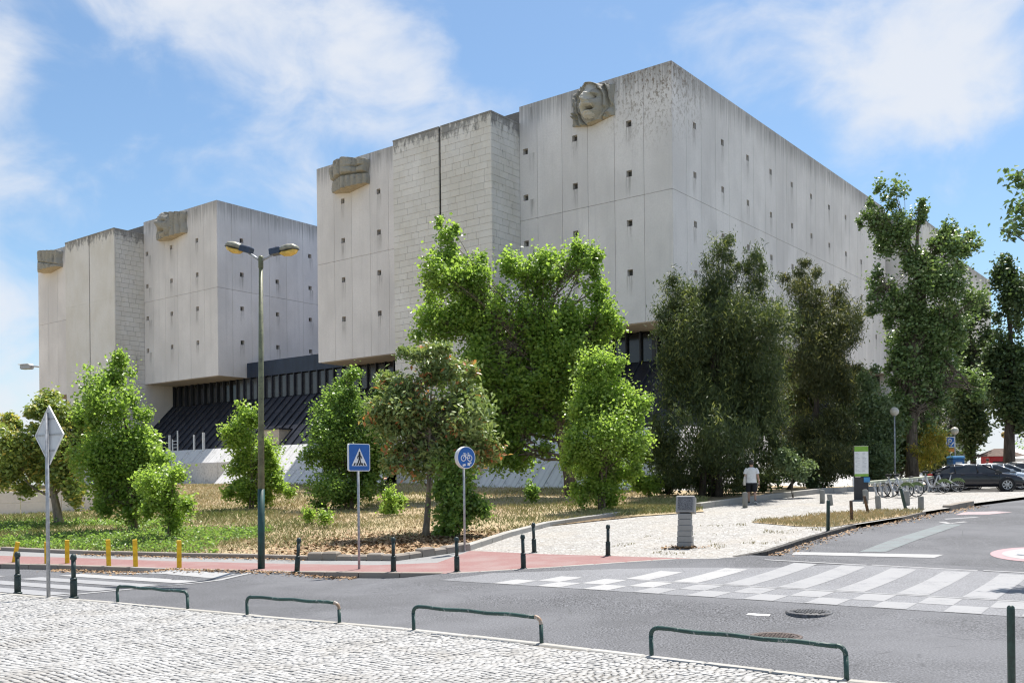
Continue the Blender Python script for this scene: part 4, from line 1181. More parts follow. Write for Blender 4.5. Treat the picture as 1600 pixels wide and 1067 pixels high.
TR = {
 'T1':((-18.22,39.23),[(0.00,4.67,1.23,0.77),(-1.41,3.40,1.15,1.03),(0.00,3.13,1.41,1.28),(-1.80,2.12,1.08,1.03),(0.26,1.97,1.03,1.03),(-2.05,4.31,0.36,0.46),(1.03,4.40,0.51,0.77)]),
 'T2':((-13.79,35.44),[(-0.35,5.71,0.70,0.74),(-0.46,4.45,1.16,1.16),(-0.23,3.06,1.39,1.39),(-0.12,1.79,1.11,1.16),(-1.27,2.61,0.93,1.39),(0.46,2.59,0.58,1.39),(-1.51,4.23,0.51,0.58)]),
 'T3':((-11.08,31.72),[(-0.37,2.72,0.52,0.46),(-0.23,1.89,0.83,0.73),(-0.02,1.16,0.66,0.73),(-0.58,1.48,0.46,0.62),(0.08,0.54,0.29,0.41)]),
 'T4':((-12.28,46.14),[(-0.24,4.44,0.66,0.72),(-0.24,3.23,1.03,1.21),(0.06,1.87,1.33,1.21),(-0.09,0.82,1.09,0.72),(1.12,1.56,0.54,0.75),(1.87,0.80,0.48,0.42)]),
 'T5':((-7.43,44.56),[(-0.06,5.89,0.58,0.82),(0.29,4.57,1.11,1.31),(1.75,5.72,0.47,0.70),(1.84,4.56,0.70,1.17),(-0.73,3.85,1.11,1.17),(-0.15,2.25,1.69,1.46),(-0.73,1.09,1.31,0.99),(1.17,3.11,1.17,1.46)]),
 'T6':((-2.79,31.40),[(-0.08,5.96,0.86,0.37),(0.53,5.40,0.92,0.62),(-0.29,4.69,1.13,0.82),(1.15,4.47,0.82,0.92),(0.53,3.65,1.44,0.92),(-0.90,3.46,0.72,1.03),(1.77,3.23,0.72,0.82),(0.53,2.62,1.64,0.72),(-0.49,2.22,1.03,0.62),(2.18,2.71,0.45,0.49),(-1.11,4.08,0.41,0.62)]),
 'T6b':((-1.76,30.50),[(0.06,2.02,0.84,0.90),(-0.24,1.13,0.76,0.72),(0.46,0.82,0.60,0.56)]),
 'T7':((3.05,50.18),[(-6.27,13.26,0.85,1.05),(-6.33,11.13,1.64,1.64),(-4.86,11.77,0.79,0.98),(-6.66,8.83,1.58,1.64),(-4.37,9.14,2.30,2.30),(-1.90,11.41,1.64,1.48),(-0.10,11.88,1.64,1.15),(1.05,12.36,0.82,0.82),(-1.41,8.78,2.95,2.63),(1.38,8.42,1.48,1.97),(-5.02,6.19,2.63,1.97),(-1.74,5.17,2.95,2.63),(-3.71,3.22,1.97,1.64),(0.56,5.80,1.97,2.30),(1.05,10.72,0.98,0.66),(-2.40,2.10,1.64,0.82)]),
 'T8':((3.65,39.85),[(0.13,5.99,0.91,0.73),(-0.13,4.69,1.30,1.30),(0.13,3.13,1.43,1.43),(0.13,1.56,1.36,1.25),(-1.04,2.62,0.65,1.30),(1.17,4.16,0.73,1.04),(1.30,2.59,0.83,1.30),(1.82,2.85,0.36,0.65)]),
 'T8b':((6.77,48.17),[(-0.16,0.73,0.82,0.76),(-0.47,1.67,0.50,0.63)]),
 'T9':((9.63,47.50),[(0.56,11.86,0.81,0.87),(2.11,11.54,0.56,0.81),(0.47,10.47,1.18,1.40),(2.17,10.14,0.81,1.24),(-1.55,9.87,0.99,1.06),(0.00,7.99,2.49,1.86),(-2.17,8.94,0.68,0.93),(2.02,7.97,2.02,1.55),(0.31,5.19,3.11,2.49),(3.26,7.33,1.18,1.40),(-1.55,5.52,1.40,1.55),(0.00,2.60,2.95,1.86),(2.49,4.23,1.30,2.17),(2.95,1.74,0.93,1.40)]),
 'T10':((16.67,54.00),[(-0.35,11.36,1.27,1.06),(0.11,9.94,1.48,1.41),(1.34,8.69,1.34,1.20),(0.11,7.11,2.19,1.77),(2.22,8.86,0.49,0.71),(-0.07,5.00,2.05,2.12),(-0.42,2.53,1.77,2.12),(1.34,6.04,1.27,1.41)]),
 'T11':((20.14,56.00),[(-0.18,6.10,0.92,0.95),(-0.07,4.27,1.47,1.65),(-0.37,2.07,1.65,1.65),(1.28,3.89,0.92,1.47),(1.47,2.42,0.66,0.88)]),
 'T12':((24.31,57.00),[(0.11,2.71,0.67,0.82),(-0.07,1.52,1.04,1.04),(0.67,1.95,0.52,1.12)]),
 'T13':((23.26,57.00),[(-0.71,16.91,1.04,1.04),(-2.01,15.43,0.82,0.82),(0.60,15.59,0.67,0.60),(-0.52,14.29,1.42,1.86),(2.09,13.52,1.49,1.49),(3.58,13.69,0.82,0.82),(1.34,11.29,2.42,1.86),(-1.64,11.32,1.19,1.12),(0.04,7.95,1.49,2.24),(2.46,9.04,1.79,1.86),(-1.45,10.20,1.12,0.89),(0.60,4.96,1.86,2.24),(2.83,6.06,1.68,1.49),(-0.52,6.47,0.97,1.49),(2.09,14.64,0.60,0.82)]),
 'T14':((34.00,72.00),[(-0.09,11.41,1.32,1.41),(0.14,8.58,1.70,2.83),(-0.09,5.28,1.98,2.35),(-0.57,2.93,1.70,1.70)]),
 'T15':((32.57,64.00),[(-0.13,13.55,1.00,1.00),(0.00,11.04,1.26,2.51),(-0.13,7.69,1.42,2.93),(0.08,4.34,1.51,2.09),(0.92,6.01,1.26,2.51)]),
}
LEAFY = 'leafy trees and saplings on the grassy bank'
make_tree('broadleaf_tree', 'spreading tree with yellowing leaves behind the diamond sign at far left', 'tree', *TR['T1'], 20000, 0.15, 'broad', M['leaf_fruit'], M['bark_pale'], 0.20, 1, tips=0.22, trunk_top=3.2, group=LEAFY, fill=0.35)
make_tree('poplar_tree', 'broad bright green poplar left of the lamp post, many stems at its foot', 'tree', TR['T2'][0], TR['T2'][1] + [(-0.1, 0.95, 0.9, 0.75), (-0.9, 1.4, 0.6, 0.8), (-0.2, 2.2, 1.3, 1.2)], 31000, 0.122, 'poplar', M['leaf_poplar'], M['bark'], 0.09, 2, stems=5, group=LEAFY, sprig=0.14)
make_tree('poplar_sapling', 'slim light green sapling on the green bank right of the broad poplar', 'tree', TR['T3'][0], TR['T3'][1] + [(0.0, 0.7, 0.4, 0.5)], 7500, 0.105, 'poplar', M['leaf_bright'], M['bark'], 0.04, 3, stems=3, group=LEAFY, fill=0.4, sprig=0.2)
make_tree('poplar_tree', 'small round poplar half behind the street lamp post', 'tree', TR['T4'][0], TR['T4'][1] + [(0.0, 0.5, 0.9, 0.5), (0.3, 2.4, 1.1, 1.0)], 19000, 0.13, 'poplar', M['leaf_bright'], M['bark'], 0.06, 4, stems=4, group=LEAFY, sprig=0.14)
make_tree('poplar_tree', 'two-topped green poplar behind the blue pedestrian crossing sign', 'tree', TR['T5'][0], TR['T5'][1] + [(-0.4, 0.6, 1.4, 0.6), (0.9, 0.8, 1.0, 0.7), (-0.6, 2.9, 1.5, 1.3), (0.9, 2.0, 1.3, 1.3)], 36000, 0.13, 'poplar', M['leaf_deep'], M['bark'], 0.07, 5, stems=5, group=LEAFY, sprig=0.14)
make_tree('maple_tree', 'maple with reddening leaves and bare grey trunk beside the bicycle sign', 'tree', TR['T6'][0], TR['T6'][1] + [(0.4, 3.2, 1.6, 1.2), (1.4, 3.8, 1.0, 1.0), (-0.6, 4.2, 1.0, 1.0)], 24000, 0.145, 'droop', M['leaf_maple'], M['bark_pale'], 0.115, 6, tips=0.12, trunk_top=4.6, group=LEAFY, fill=0.4, clump=0.28)
make_tree('leafy_bush', 'dense dark green bush at the foot of the reddish maple', 'bush', TR['T6b'][0], TR['T6b'][1] + [(0.0, 0.5, 0.8, 0.5)], 6000, 0.13, 'poplar', M['leaf_deep'], M['bark'], 0.04, 7, stems=4, group=LEAFY)
make_tree('poplar_tree', 'largest bright green tree with leaning trunk before the building corner', 'tree', TR['T7'][0], TR['T7'][1] + [(-3.2, 7.6, 2.0, 1.8), (-0.2, 7.2, 2.0, 1.8), (-2.6, 4.2, 2.2, 1.8), (-4.6, 4.4, 1.6, 1.5)], 100000, 0.18, 'poplar', M['leaf_poplar'], M['bark'], 0.34, 8, lean=(0.0, 0), trunk_top=9.5, group=LEAFY, fill=0.35, clump=0.22, sprig=0.12)
make_tree('poplar_tree', 'rounded light green poplar on the lawn edge beside the cobbles', 'tree', TR['T8'][0], TR['T8'][1] + [(0.0, 0.85, 1.1, 0.75), (0.2, 2.2, 1.4, 1.2), (0.0, 3.9, 1.2, 1.2)], 36000, 0.122, 'poplar', M['leaf_bright'], M['bark'], 0.08, 9, stems=5, group=LEAFY, sprig=0.12)
make_tree('leafy_bush', 'low bright green bush between the rounded poplar and the dark evergreens', 'bush', *TR['T8b'], 3200, 0.17, 'poplar', M['leaf_bright'], M['bark'], 0.04, 10, stems=3, group=LEAFY)
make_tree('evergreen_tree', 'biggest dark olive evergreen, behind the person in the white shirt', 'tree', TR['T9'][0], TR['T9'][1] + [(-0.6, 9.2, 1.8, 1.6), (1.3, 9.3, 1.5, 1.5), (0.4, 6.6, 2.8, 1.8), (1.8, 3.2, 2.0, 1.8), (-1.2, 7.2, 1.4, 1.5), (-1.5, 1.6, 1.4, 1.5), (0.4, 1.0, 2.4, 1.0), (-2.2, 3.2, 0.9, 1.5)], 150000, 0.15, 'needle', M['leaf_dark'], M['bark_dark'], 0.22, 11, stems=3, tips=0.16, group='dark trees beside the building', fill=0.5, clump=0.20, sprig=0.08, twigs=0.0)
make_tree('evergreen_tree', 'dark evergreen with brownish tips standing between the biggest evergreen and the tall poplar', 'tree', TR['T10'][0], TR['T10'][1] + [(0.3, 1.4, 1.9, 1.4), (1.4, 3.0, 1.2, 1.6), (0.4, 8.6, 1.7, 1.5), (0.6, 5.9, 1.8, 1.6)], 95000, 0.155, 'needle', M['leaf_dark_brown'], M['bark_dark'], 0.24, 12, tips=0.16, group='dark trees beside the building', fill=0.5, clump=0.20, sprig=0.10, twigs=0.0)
make_tree('olive_tree', 'grey-green willowy tree behind the white and green information totem', 'tree', TR['T11'][0], TR['T11'][1] + [(0.5, 1.3, 1.5, 1.3), (-1.2, 3.0, 0.9, 1.4)], 22000, 0.16, 'droop', M['leaf_grey'], M['bark'], 0.12, 13, group='dark trees beside the building', clump=0.28)
make_tree('golden_bush', 'golden yellow bush behind the bicycle docks', 'bush', *TR['T12'], 5000, 0.15, 'needle', M['leaf_gold'], M['bark'], 0.06, 14, tips=0.3, group='dark trees beside the building')
make_tree('tall_poplar', 'tallest slender poplar with open airy crown right of the building', 'tree', TR['T13'][0], TR['T13'][1] + [(0.4, 4.0, 1.5, 1.6), (0.2, 6.6, 1.6, 1.8), (1.2, 8.6, 1.8, 1.8), (0.6, 12.6, 1.6, 1.6), (-0.4, 10.0, 1.2, 1.4)], 44000, 0.185, 'poplar', M['leaf_tallpop'], M['bark'], 0.36, 15, trunk_top=15.5, tips=0.10, group='dark trees beside the building', fill=0.3, sprig=0.2, twigs=0.16, clump=0.19)
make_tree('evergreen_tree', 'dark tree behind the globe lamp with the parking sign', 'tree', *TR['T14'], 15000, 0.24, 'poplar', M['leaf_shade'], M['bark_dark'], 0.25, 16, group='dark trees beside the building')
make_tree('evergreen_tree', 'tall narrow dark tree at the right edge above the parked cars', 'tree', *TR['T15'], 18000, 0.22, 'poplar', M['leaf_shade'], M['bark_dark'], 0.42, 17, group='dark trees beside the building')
make_tree('lime_sapling', 'tiny lime green sapling on dry grass, left one of two', 'sapling', (-7.49, 36.37), [(0, 0.38, 0.21, 0.31)], 420, 0.10, 'poplar', M['leaf_bright'], M['bark'], 0.012, 18, limbs=False, group=LEAFY)
make_tree('lime_sapling', 'tiny lime green sapling on dry grass, right one of two', 'sapling', (-6.68, 35.12), [(0, 0.41, 0.16, 0.37)], 420, 0.10, 'poplar', M['leaf_bright'], M['bark'], 0.012, 19, limbs=False, group=LEAFY)
make_tree('leafy_bush', 'small dark bush alone on the lawn left of the leaning trunk', 'bush', (0.93, 44.64), [(0, 0.58, 0.38, 0.58)], 1200, 0.14, 'poplar', M['leaf_deep'], M['bark'], 0.02, 20, limbs=False, group=LEAFY)
make_tree('leafy_bush', 'small lime bush between the two-topped poplar and the maple', 'bush', (-4.89, 40.44), [(-0.08, 0.69, 0.45, 0.63)], 1600, 0.13, 'poplar', M['leaf_bright'], M['bark'], 0.02, 21, limbs=False, group=LEAFY)
make_tree('olive_bush', 'pale feathery bush at the right foot of the biggest evergreen', 'bush', (13.24, 46.0), [(0.3, 1.27, 0.66, 0.84), (-0.3, 1.72, 0.45, 0.9)], 2600, 0.14, 'droop', M['leaf_grey'], M['bark'], 0.03, 22, stems=2, group='dark trees beside the building')
# undergrowth and far trees that close the view
BG = 'background trees'
for i, (lab, x, y, lobes, n, mt, kind) in enumerate([
    ('dark undergrowth bush below the grey-green tree, left of the totem', 18.3, 58.0, [(0, 1.6, 1.7, 1.6), (1.9, 1.8, 1.6, 1.8), (3.4, 1.5, 1.3, 1.5)], 11000, 'leaf_shade', 'broad'),
    ('dark undergrowth bush behind the middle of the bicycle docks', 24.8, 61.5, [(0, 2.0, 2.0, 2.0), (2.0, 1.6, 1.6, 1.6), (-2.2, 2.2, 1.8, 2.2)], 10000, 'leaf_shade', 'broad'),
    ('dark bush behind the blue recycling bin', 30.0, 76.0, [(0, 2.0, 2.2, 2.0), (2.3, 1.8, 1.8, 1.6)], 5000, 'leaf_shade', 'broad'),
    ('dark broad tree far behind the red kiosk', 40.5, 90.0, [(0, 4, 3.5, 3.5), (-3, 3, 2.5, 2.6), (2, 6.5, 2.4, 2.2)], 9000, 'leaf_shade', 'broad'),
    ('olive green tree far behind the parked cars at the right edge', 51.0, 94.0, [(0, 3.6, 4.0, 3.4), (3, 5, 3, 3), (6, 4, 3.5, 3.4)], 10000, 'leaf_deep', 'broad'),
    ('low dark tree beyond the grey wall at far left', -44.0, 84.0, [(0, 2.6, 3.2, 2.0), (-4, 2.8, 3.0, 2.2), (3.6, 2.1, 2.6, 1.6)], 9000, 'leaf_deep', 'broad'),
    ('low olive tree beyond the grey wall behind the diamond sign', -37.0, 78.0, [(0, 2.4, 2.6, 1.8), (-3.0, 2.2, 2.2, 1.7)], 7000, 'leaf_fruit', 'broad'),
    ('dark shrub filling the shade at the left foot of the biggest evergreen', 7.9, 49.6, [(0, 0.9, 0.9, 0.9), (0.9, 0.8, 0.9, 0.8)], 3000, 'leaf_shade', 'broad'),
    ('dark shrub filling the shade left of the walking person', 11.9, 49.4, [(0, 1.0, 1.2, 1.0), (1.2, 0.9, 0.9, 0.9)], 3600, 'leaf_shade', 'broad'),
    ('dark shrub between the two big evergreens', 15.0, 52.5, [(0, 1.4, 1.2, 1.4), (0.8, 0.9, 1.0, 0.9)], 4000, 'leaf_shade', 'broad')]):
    make_tree('leafy_bush' if 'bush' in lab or 'shrub' in lab else 'background_tree', lab, 'bush' if 'bush' in lab or 'shrub' in lab else 'tree', (x, y), lobes, n, 0.24 if y > 60 else 0.16, kind, M[mt], M['bark_dark'], 0.12, 40 + i, stems=2, group=BG, fill=0.4)
# the street tree just outside the frame on the right, whose branch hangs in at the edge
make_tree('street_tree', 'street tree outside the right edge with one leafy branch hanging into view', 'tree', (14.9, 20.6),
          [(-4.1, 7.6, 0.55, 0.45), (-4.35, 7.05, 0.42, 0.28), (-4.05, 8.3, 0.40, 0.42), (-3.2, 7.7, 0.8, 0.7), (-2.0, 8.6, 1.5, 1.2), (-2.2, 6.8, 1.2, 0.8), (0, 8.2, 2.2, 1.8), (1.6, 7.0, 1.8, 1.4), (0.2, 6.2, 2.0, 1.0), (0.4, 10.0, 1.6, 1.2)],
          14000, 0.13, 'broad', M['leaf_tallpop'], M['bark'], 0.2, 60, trunk_top=8.5, sprig=0.12, fill=0.3)

# ------------------------------------------------------------------ grass, litter and weeds
def fbm(x, y, seed):
    rs = np.random.default_rng(seed); s = np.zeros_like(x); a = 1.0; f = 0.12
    for o in range(5):
        for k in range(3):
            th = rs.uniform(0, 2 * pi); ph = rs.uniform(0, 2 * pi); s += a * np.sin((x * cos(th) + y * sin(th)) * f * 2 * pi * rs.uniform(0.7, 1.3) + ph)
        a *= 0.6; f *= 1.9
    return s / 4.0
hv = np.vectorize(h)
def blades(name, poly, count, hgt, wid, dryf, seed, parent=None, dens=None, droop=0.5, box=None):
    rs = np.random.default_rng(seed)
    bx = box or (min(p[0] for p in poly), max(p[0] for p in poly), min(p[1] for p in poly), max(p[1] for p in poly))
    X = rs.uniform(bx[0], bx[1], count * 6); Y = rs.uniform(bx[2], bx[3], count * 6)
    ok = in_poly(X, Y, poly) & (np.abs(X / np.maximum(Y, 1)) < 0.60)
    dist = np.hypot(X, Y); ok &= rs.random(len(X)) < np.clip((32.0 / dist) ** 1.7, 0, 1)
    if dens is not None: ok &= rs.random(len(X)) < dens(X, Y)
    X, Y = X[ok][:count], Y[ok][:count]; n = len(X)
    Z = hv(X, Y) + 0.02; dry = np.clip(dryf(X, Y) + rs.normal(0, 0.16, n), 0, 1)
    big = np.clip(np.hypot(X, Y) / 34.0, 0.9, 2.2)
    H = hgt * rs.uniform(0.4, 1.3, n) * (1 - 0.35 * dry) * (0.75 + 0.5 * np.clip(fbm(X, Y, seed + 5) * 0.8 + 0.5, 0, 1)) * np.sqrt(big)
    th = rs.uniform(0, 2 * pi, n); ln = rs.normal(0, droop, (n, 2)) * H[:, None]
    w = wid * rs.uniform(0.6, 1.4, n) * big
    dx, dy = np.cos(th) * w / 2, np.sin(th) * w / 2
    V = np.stack([np.stack([X - dx, Y - dy, Z - 0.02], 1), np.stack([X + dx, Y + dy, Z - 0.02], 1),
                  np.stack([X + ln[:, 0] * 0.45 + dx * 0.6, Y + ln[:, 1] * 0.45 + dy * 0.6, Z + H * 0.62], 1), np.stack([X + ln[:, 0], Y + ln[:, 1], Z + H], 1)], 1)
    b = (np.arange(n) * 4)[:, None]
    loops = np.concatenate([b + np.array([0, 1, 2]), b + np.array([0, 2, 3])], 1).reshape(-1)
    me = np_mesh(name, V.reshape(-1, 3), loops, np.full(2 * n, 3), {'tint': ('POINT', np.repeat(rs.random(n), 4)), 'dry': ('POINT', np.repeat(dry, 4))}, [M['grass']])
    return stuff(link(name, me, parent))
def dry_lawn(X, Y):
    u = X / Y                                    # greener at the far left and right, straw-coloured in the middle and up the slope
    g = fbm(X, Y, 3) * 0.55
    d = 0.5 + g
    sm = lambda a, b, q: np.clip((q - a) / (b - a), 0, 1) ** 2 * (3 - 2 * np.clip((q - a) / (b - a), 0, 1))
    w = u + 0.10 * fbm(X, Y, 8)
    left = 0.18 + g * 0.7 + np.clip((Y - 42) / 14, 0, 0.6); mid = 0.62 + g * 0.7; right = 0.36 + g * 0.8 + np.clip((Y - 43) / 12, 0, 0.4)
    a = sm(-0.34, -0.16, w); b = sm(-0.04, 0.06, w)
    return np.clip(left * (1 - a) + mid * a * (1 - b) + right * b, 0, 1)
def lawn_dens(X, Y):
    u = X / Y; f = fbm(X, Y, 9)
    q = np.clip((u + 0.06 * f + 0.32) / 0.16, 0, 1); d = 0.98 * (1 - q) + q * np.clip(0.62 + f * 0.6, 0.18, 1.0)
    bare = np.exp(-(((X + 2.0) / 3.6) ** 2 + ((Y - 28.6) / 3.0) ** 2)) + np.exp(-(((X + 6.5) / 3.0) ** 2 + ((Y - 27.6) / 1.1) ** 2))
    return np.clip(d - 0.9 * bare, 0.03, 1)
lawn_in = [(p[0], p[1] + 0.45) for p in LAWN_EDGE[:13]] + [(9.5, 47), (7, 56), (-1, 66), (-30, 90), (-60, 90), (-60, 55)]
g_ = blades('grass', lawn_in, 120000, 0.15, 0.022, dry_lawn, 21, None, lawn_dens, box=(-40, 10, 25.3, 80))
g_['label'] = 'grass of the bank, green on the left and straw coloured in the middle'
# ivy-like weeds that make the left part of the bank deep green
rs_ = np.random.default_rng(31)
def weeds(name, X, Y, hgt, size, mat, seed, tint0=0.4):
    rs = np.random.default_rng(seed); n = len(X)
    Z = hv(X, Y) + 0.03 + np.abs(rs.normal(0, hgt, n))
    me = leaf_mesh(name, np.stack([X, Y, Z], 1), np.clip(rs.normal(tint0, 0.2, n), 0, 0.78), size, 'broad', rs, mat)
    return stuff(link(name, me))
X = rs_.uniform(-22, -7, 60000); Y = rs_.uniform(26.5, 40, 60000)
k_ = in_poly(X, Y, lawn_in) & (fbm(X, Y, 77) + np.clip((-0.27 - X / Y) * 9, -0.6, 0.6) - (Y - 27) * 0.04 > 0.0) & (X / Y > -0.6)
weeds('weeds', X[k_][:17000], Y[k_][:17000], 0.12, 0.085, M['leaf_deep'], 32)
def flat_leaves(name, X, Y, zoff, size, seed, zf=h):
    rs = np.random.default_rng(seed); n = len(X)
    Z = np.array([zf(a, b) for a, b in zip(X, Y)]) + zoff + rs.uniform(0.0, 0.03, n)
    th = rs.uniform(0, 2 * pi, n); s = size * rs.uniform(0.5, 1.4, n)
    a = np.stack([np.cos(th), np.sin(th), rs.normal(0, 0.3, n)], 1) * s[:, None]; b = np.stack([-np.sin(th), np.cos(th), rs.normal(0, 0.3, n)], 1) * s[:, None] * 0.6
    P = np.stack([X, Y, Z], 1)
    V = np.stack([P - a, P + b, P + a, P - b], 1); q = (np.arange(n) * 4)[:, None] + np.arange(4)
    me = np_mesh(name, V.reshape(-1, 3), q.reshape(-1), np.full(n, 4), {'tint': ('POINT', np.repeat(rs.random(n), 4))}, [M['litter']])
    return stuff(link(name, me))
X = rs_.normal(-2.6, 2.6, 9000); Y = rs_.normal(28.9, 2.0, 9000); k_ = in_poly(X, Y, lawn_in)
flat_leaves('leaf_litter', X[k_], Y[k_], 0.03, 0.07, 33)
# dead leaves swept into the gutter along the far kerbs and round posts
def along(poly, n, spread, off, seed):
    rs = np.random.default_rng(seed); seg = []; L_ = [math.dist(a, b) for a, b in zip(poly[:-1], poly[1:])]
    pr = np.array(L_) / sum(L_); i = rs.choice(len(L_), n, p=pr); t = rs.random(n)
    A = np.array(poly)[i]; B = np.array(poly)[i + 1]; d = (B - A) / np.linalg.norm(B - A, axis=1)[:, None]; nn = np.stack([d[:, 1], -d[:, 0]], 1)
    P = A + (B - A) * t[:, None] + nn * (off + np.abs(rs.normal(0, spread, n)))[:, None]; return P[:, 0], P[:, 1]
X, Y = along(KERB_LEFT[4:8], 900, 0.22, 0.03, 41); flat_leaves('gutter_leaves', X, Y, 0.01, 0.035, 42, hr)
X, Y = along(KERB_LEFT[2:5], 700, 0.25, 0.03, 43); flat_leaves('gutter_leaves', X, Y, 0.01, 0.035, 44, hr)
X, Y = along(KERB_RIGHT[1:8], 1100, 0.25, 0.03, 45); flat_leaves('gutter_leaves', X, Y, 0.01, 0.04, 46, hr)
X, Y = along(LAWN_EDGE[2:6], 700, 0.2, 0.0, 47); flat_leaves('gutter_leaves', X, Y, 0.01, 0.035, 48, h)
# dry grass patch on the plaza beside the road and sparse tufts among the setts
patch = [(8.2, 33.6), (11.3, 35.9), (13.6, 36.6), (15.2, 36.2), (13.6, 34.4), (11.3, 32.3), (10.2, 31.3), (9.2, 31.8)]
dry_pl = lambda X, Y: 0.72 + 0.3 * fbm(X, Y, 6)
struct(sheet('verge', patch, h, 0.8, M['soil'], 0.02))
blades('dry_grass', patch, 6500, 0.16, 0.02, dry_pl, 51, None, lambda X, Y: np.clip(0.7 + 0.5 * fbm(X, Y, 12), 0.1, 1), box=(8, 15.4, 31, 37))
pl2 = [(2, 25.6), (5.5, 24.6), (8.9, 29.2), (11.0, 32), (7, 34), (3.5, 29)]
blades('tufts', pl2, 1900, 0.05, 0.02, lambda X, Y: 0.75 + 0 * X, 52, None, lambda X, Y: (fbm(X * 3, Y * 3, 14) > 0.42) * 0.9 + 0.004, box=(2, 11, 24, 34))
edge_g = [(3.8, 37.2), (7.4, 38.9), (7.6, 40.2), (9.3, 42.4), (6.5, 46), (2.5, 40)]
blades('grass', edge_g, 7000, 0.15, 0.022, lambda X, Y: 0.25 + 0.25 * fbm(X, Y, 17), 53, None, box=(2, 9.5, 36.5, 46))

# ------------------------------------------------------------------ bollards, posts and rails
def zpt(x, y, dz=0.0): return (x, y, h(x, y) + dz)
def proto_bollard():
    t = thing('bollard', '', 'bollard')
    mb = MB(); mb.lathe([(0.0, -0.1), (0.062, -0.1), (0.062, 0.30), (0.055, 0.325)], 14); mb.build('base', M['bollard_paint'], t)
    mb = MB(); mb.lathe([(0.041, 0.31), (0.041, 0.70)], 14); mb.build('shaft', M['bollard_paint'], t)
    mb = MB(); mb.lathe([(0.046, 0.315), (0.062, 0.325), (0.062, 0.355), (0.044, 0.37)], 14); mb.build('collar', M['bollard_paint'], t)
    mb = MB(); mb.lathe([(0.041, 0.69), (0.056, 0.71), (0.058, 0.745), (0.052, 0.765), (0.046, 0.79), (0.025, 0.806), (0.0, 0.81)], 14); mb.build('cap', M['bollard_paint'], t)
    mb = MB(); mb.lathe([(0.0, -0.02), (0.085, -0.02), (0.085, 0.012), (0.06, 0.02)], 14); mb.build('foot', M['bollard_paint'], t)
    return t
pb = proto_bollard(); first = True
for (x, y, lx, lab) in [
    (-9.68, 19.12, 2, 'dark green bollard left of the diamond sign pole, nearest the left edge'),
    (-8.19, 18.24, 0, 'dark green bollard just right of the diamond sign pole'),
    (-5.10, 23.11, 7, 'dark green bollard leaning to the right beside the street lamp'),
    (-2.78, 22.78, 0, 'dark green bollard right of the pedestrian sign pole'),
    (-1.29, 22.57, -1, 'dark green bollard left of the bicycle sign pole, at the corner of the checkered crossing'),
    (0.25, 22.99, -1, 'dark green bollard on the pink path edge where the checkered crossing begins'),
    (0.58, 26.28, 6, 'dark green bollard tilted right at the back edge of the pink path'),
    (2.45, 25.18, 1, 'dark green bollard on the cobbles nearest the stone pedestal')]:
    o = pb if first else copy_tree(pb); first = False
    o.location = zpt(x, y); o.rotation_euler = (0, radians(lx), rnd.uniform(0, 6)); o['label'] = lab; o['group'] = 'dark green bollards along the kerbs'
def simple_post(name, label, cat, loc, r, hgt, mat, lean=(0, 0), group=None, capmat=None, n=12):
    t = thing(name, label, cat, loc, 0, group); t.rotation_euler = (lean[1], lean[0], 0)
    mb = MB(); mb.lathe([(0.0, -0.25), (r, -0.25), (r, hgt - 0.02), (r * 0.93, hgt)], n); mb.build('post', mat, t)
    mb = MB(); mb.lathe([(r * 0.94, hgt - 0.001), (r * 0.6, hgt + 0.012), (0, hgt + 0.015)], n); mb.build('cap', capmat or mat, t)
    return t
PG = 'thin posts along the side road'
simple_post('post', 'upright dark green pipe post on the corner of the cobbles', 'post', zpt(9.74, 30.21), 0.055, 0.93, M['green_paint'], (0.02, 0), PG)
simple_post('post', 'short brown post at the right end of the dry grass', 'post', zpt(11.45, 33.01), 0.055, 0.71, M['rusty_post'], (-0.03, 0), PG)
simple_post('post', 'rusty brown post leaning left in front of the totem', 'post', zpt(12.97, 35.63), 0.055, 0.70, M['rusty_post'], (-0.21, 0), PG)
simple_post('post', 'dark green post leaning left in front of the docked bicycles', 'post', zpt(14.86, 36.92), 0.06, 0.87, M['green_paint'], (-0.23, 0), PG)
simple_post('post', 'dark green pipe post close by at the bottom right corner', 'post', zpt(4.22, 8.3), 0.032, 0.95, M['green_paint'], (0.0, 0), PG)
CG = 'short grey concrete posts on the plaza'
for (x, y, hh, ln, lab) in [(9.62, 40.43, 0.63, 0, 'grey concrete post just left of the walking person'), (13.29, 41.93, 0.55, 0, 'grey concrete post behind its leaning twin left of the totem'),
    (13.25, 40.72, 0.45, -0.10, 'low leaning grey concrete post left of the totem'), (14.94, 41.34, 0.57, -0.05, 'grey concrete post right at the foot of the totem'),
    (14.16, 37.83, 0.54, -0.06, 'grey concrete post in front of the first bicycle dock'), (16.05, 39.74, 0.57, -0.05, 'grey concrete post beside the rear wheel of the docked bicycle'),
    (15.60, 37.35, 0.50, 0.0, 'rightmost grey concrete post, near the road edge')]:
    simple_post('concrete_post', lab, 'post', zpt(x, y), 0.105, hh, M['concrete_post'], (ln, 0), CG, None, 16)
first = None
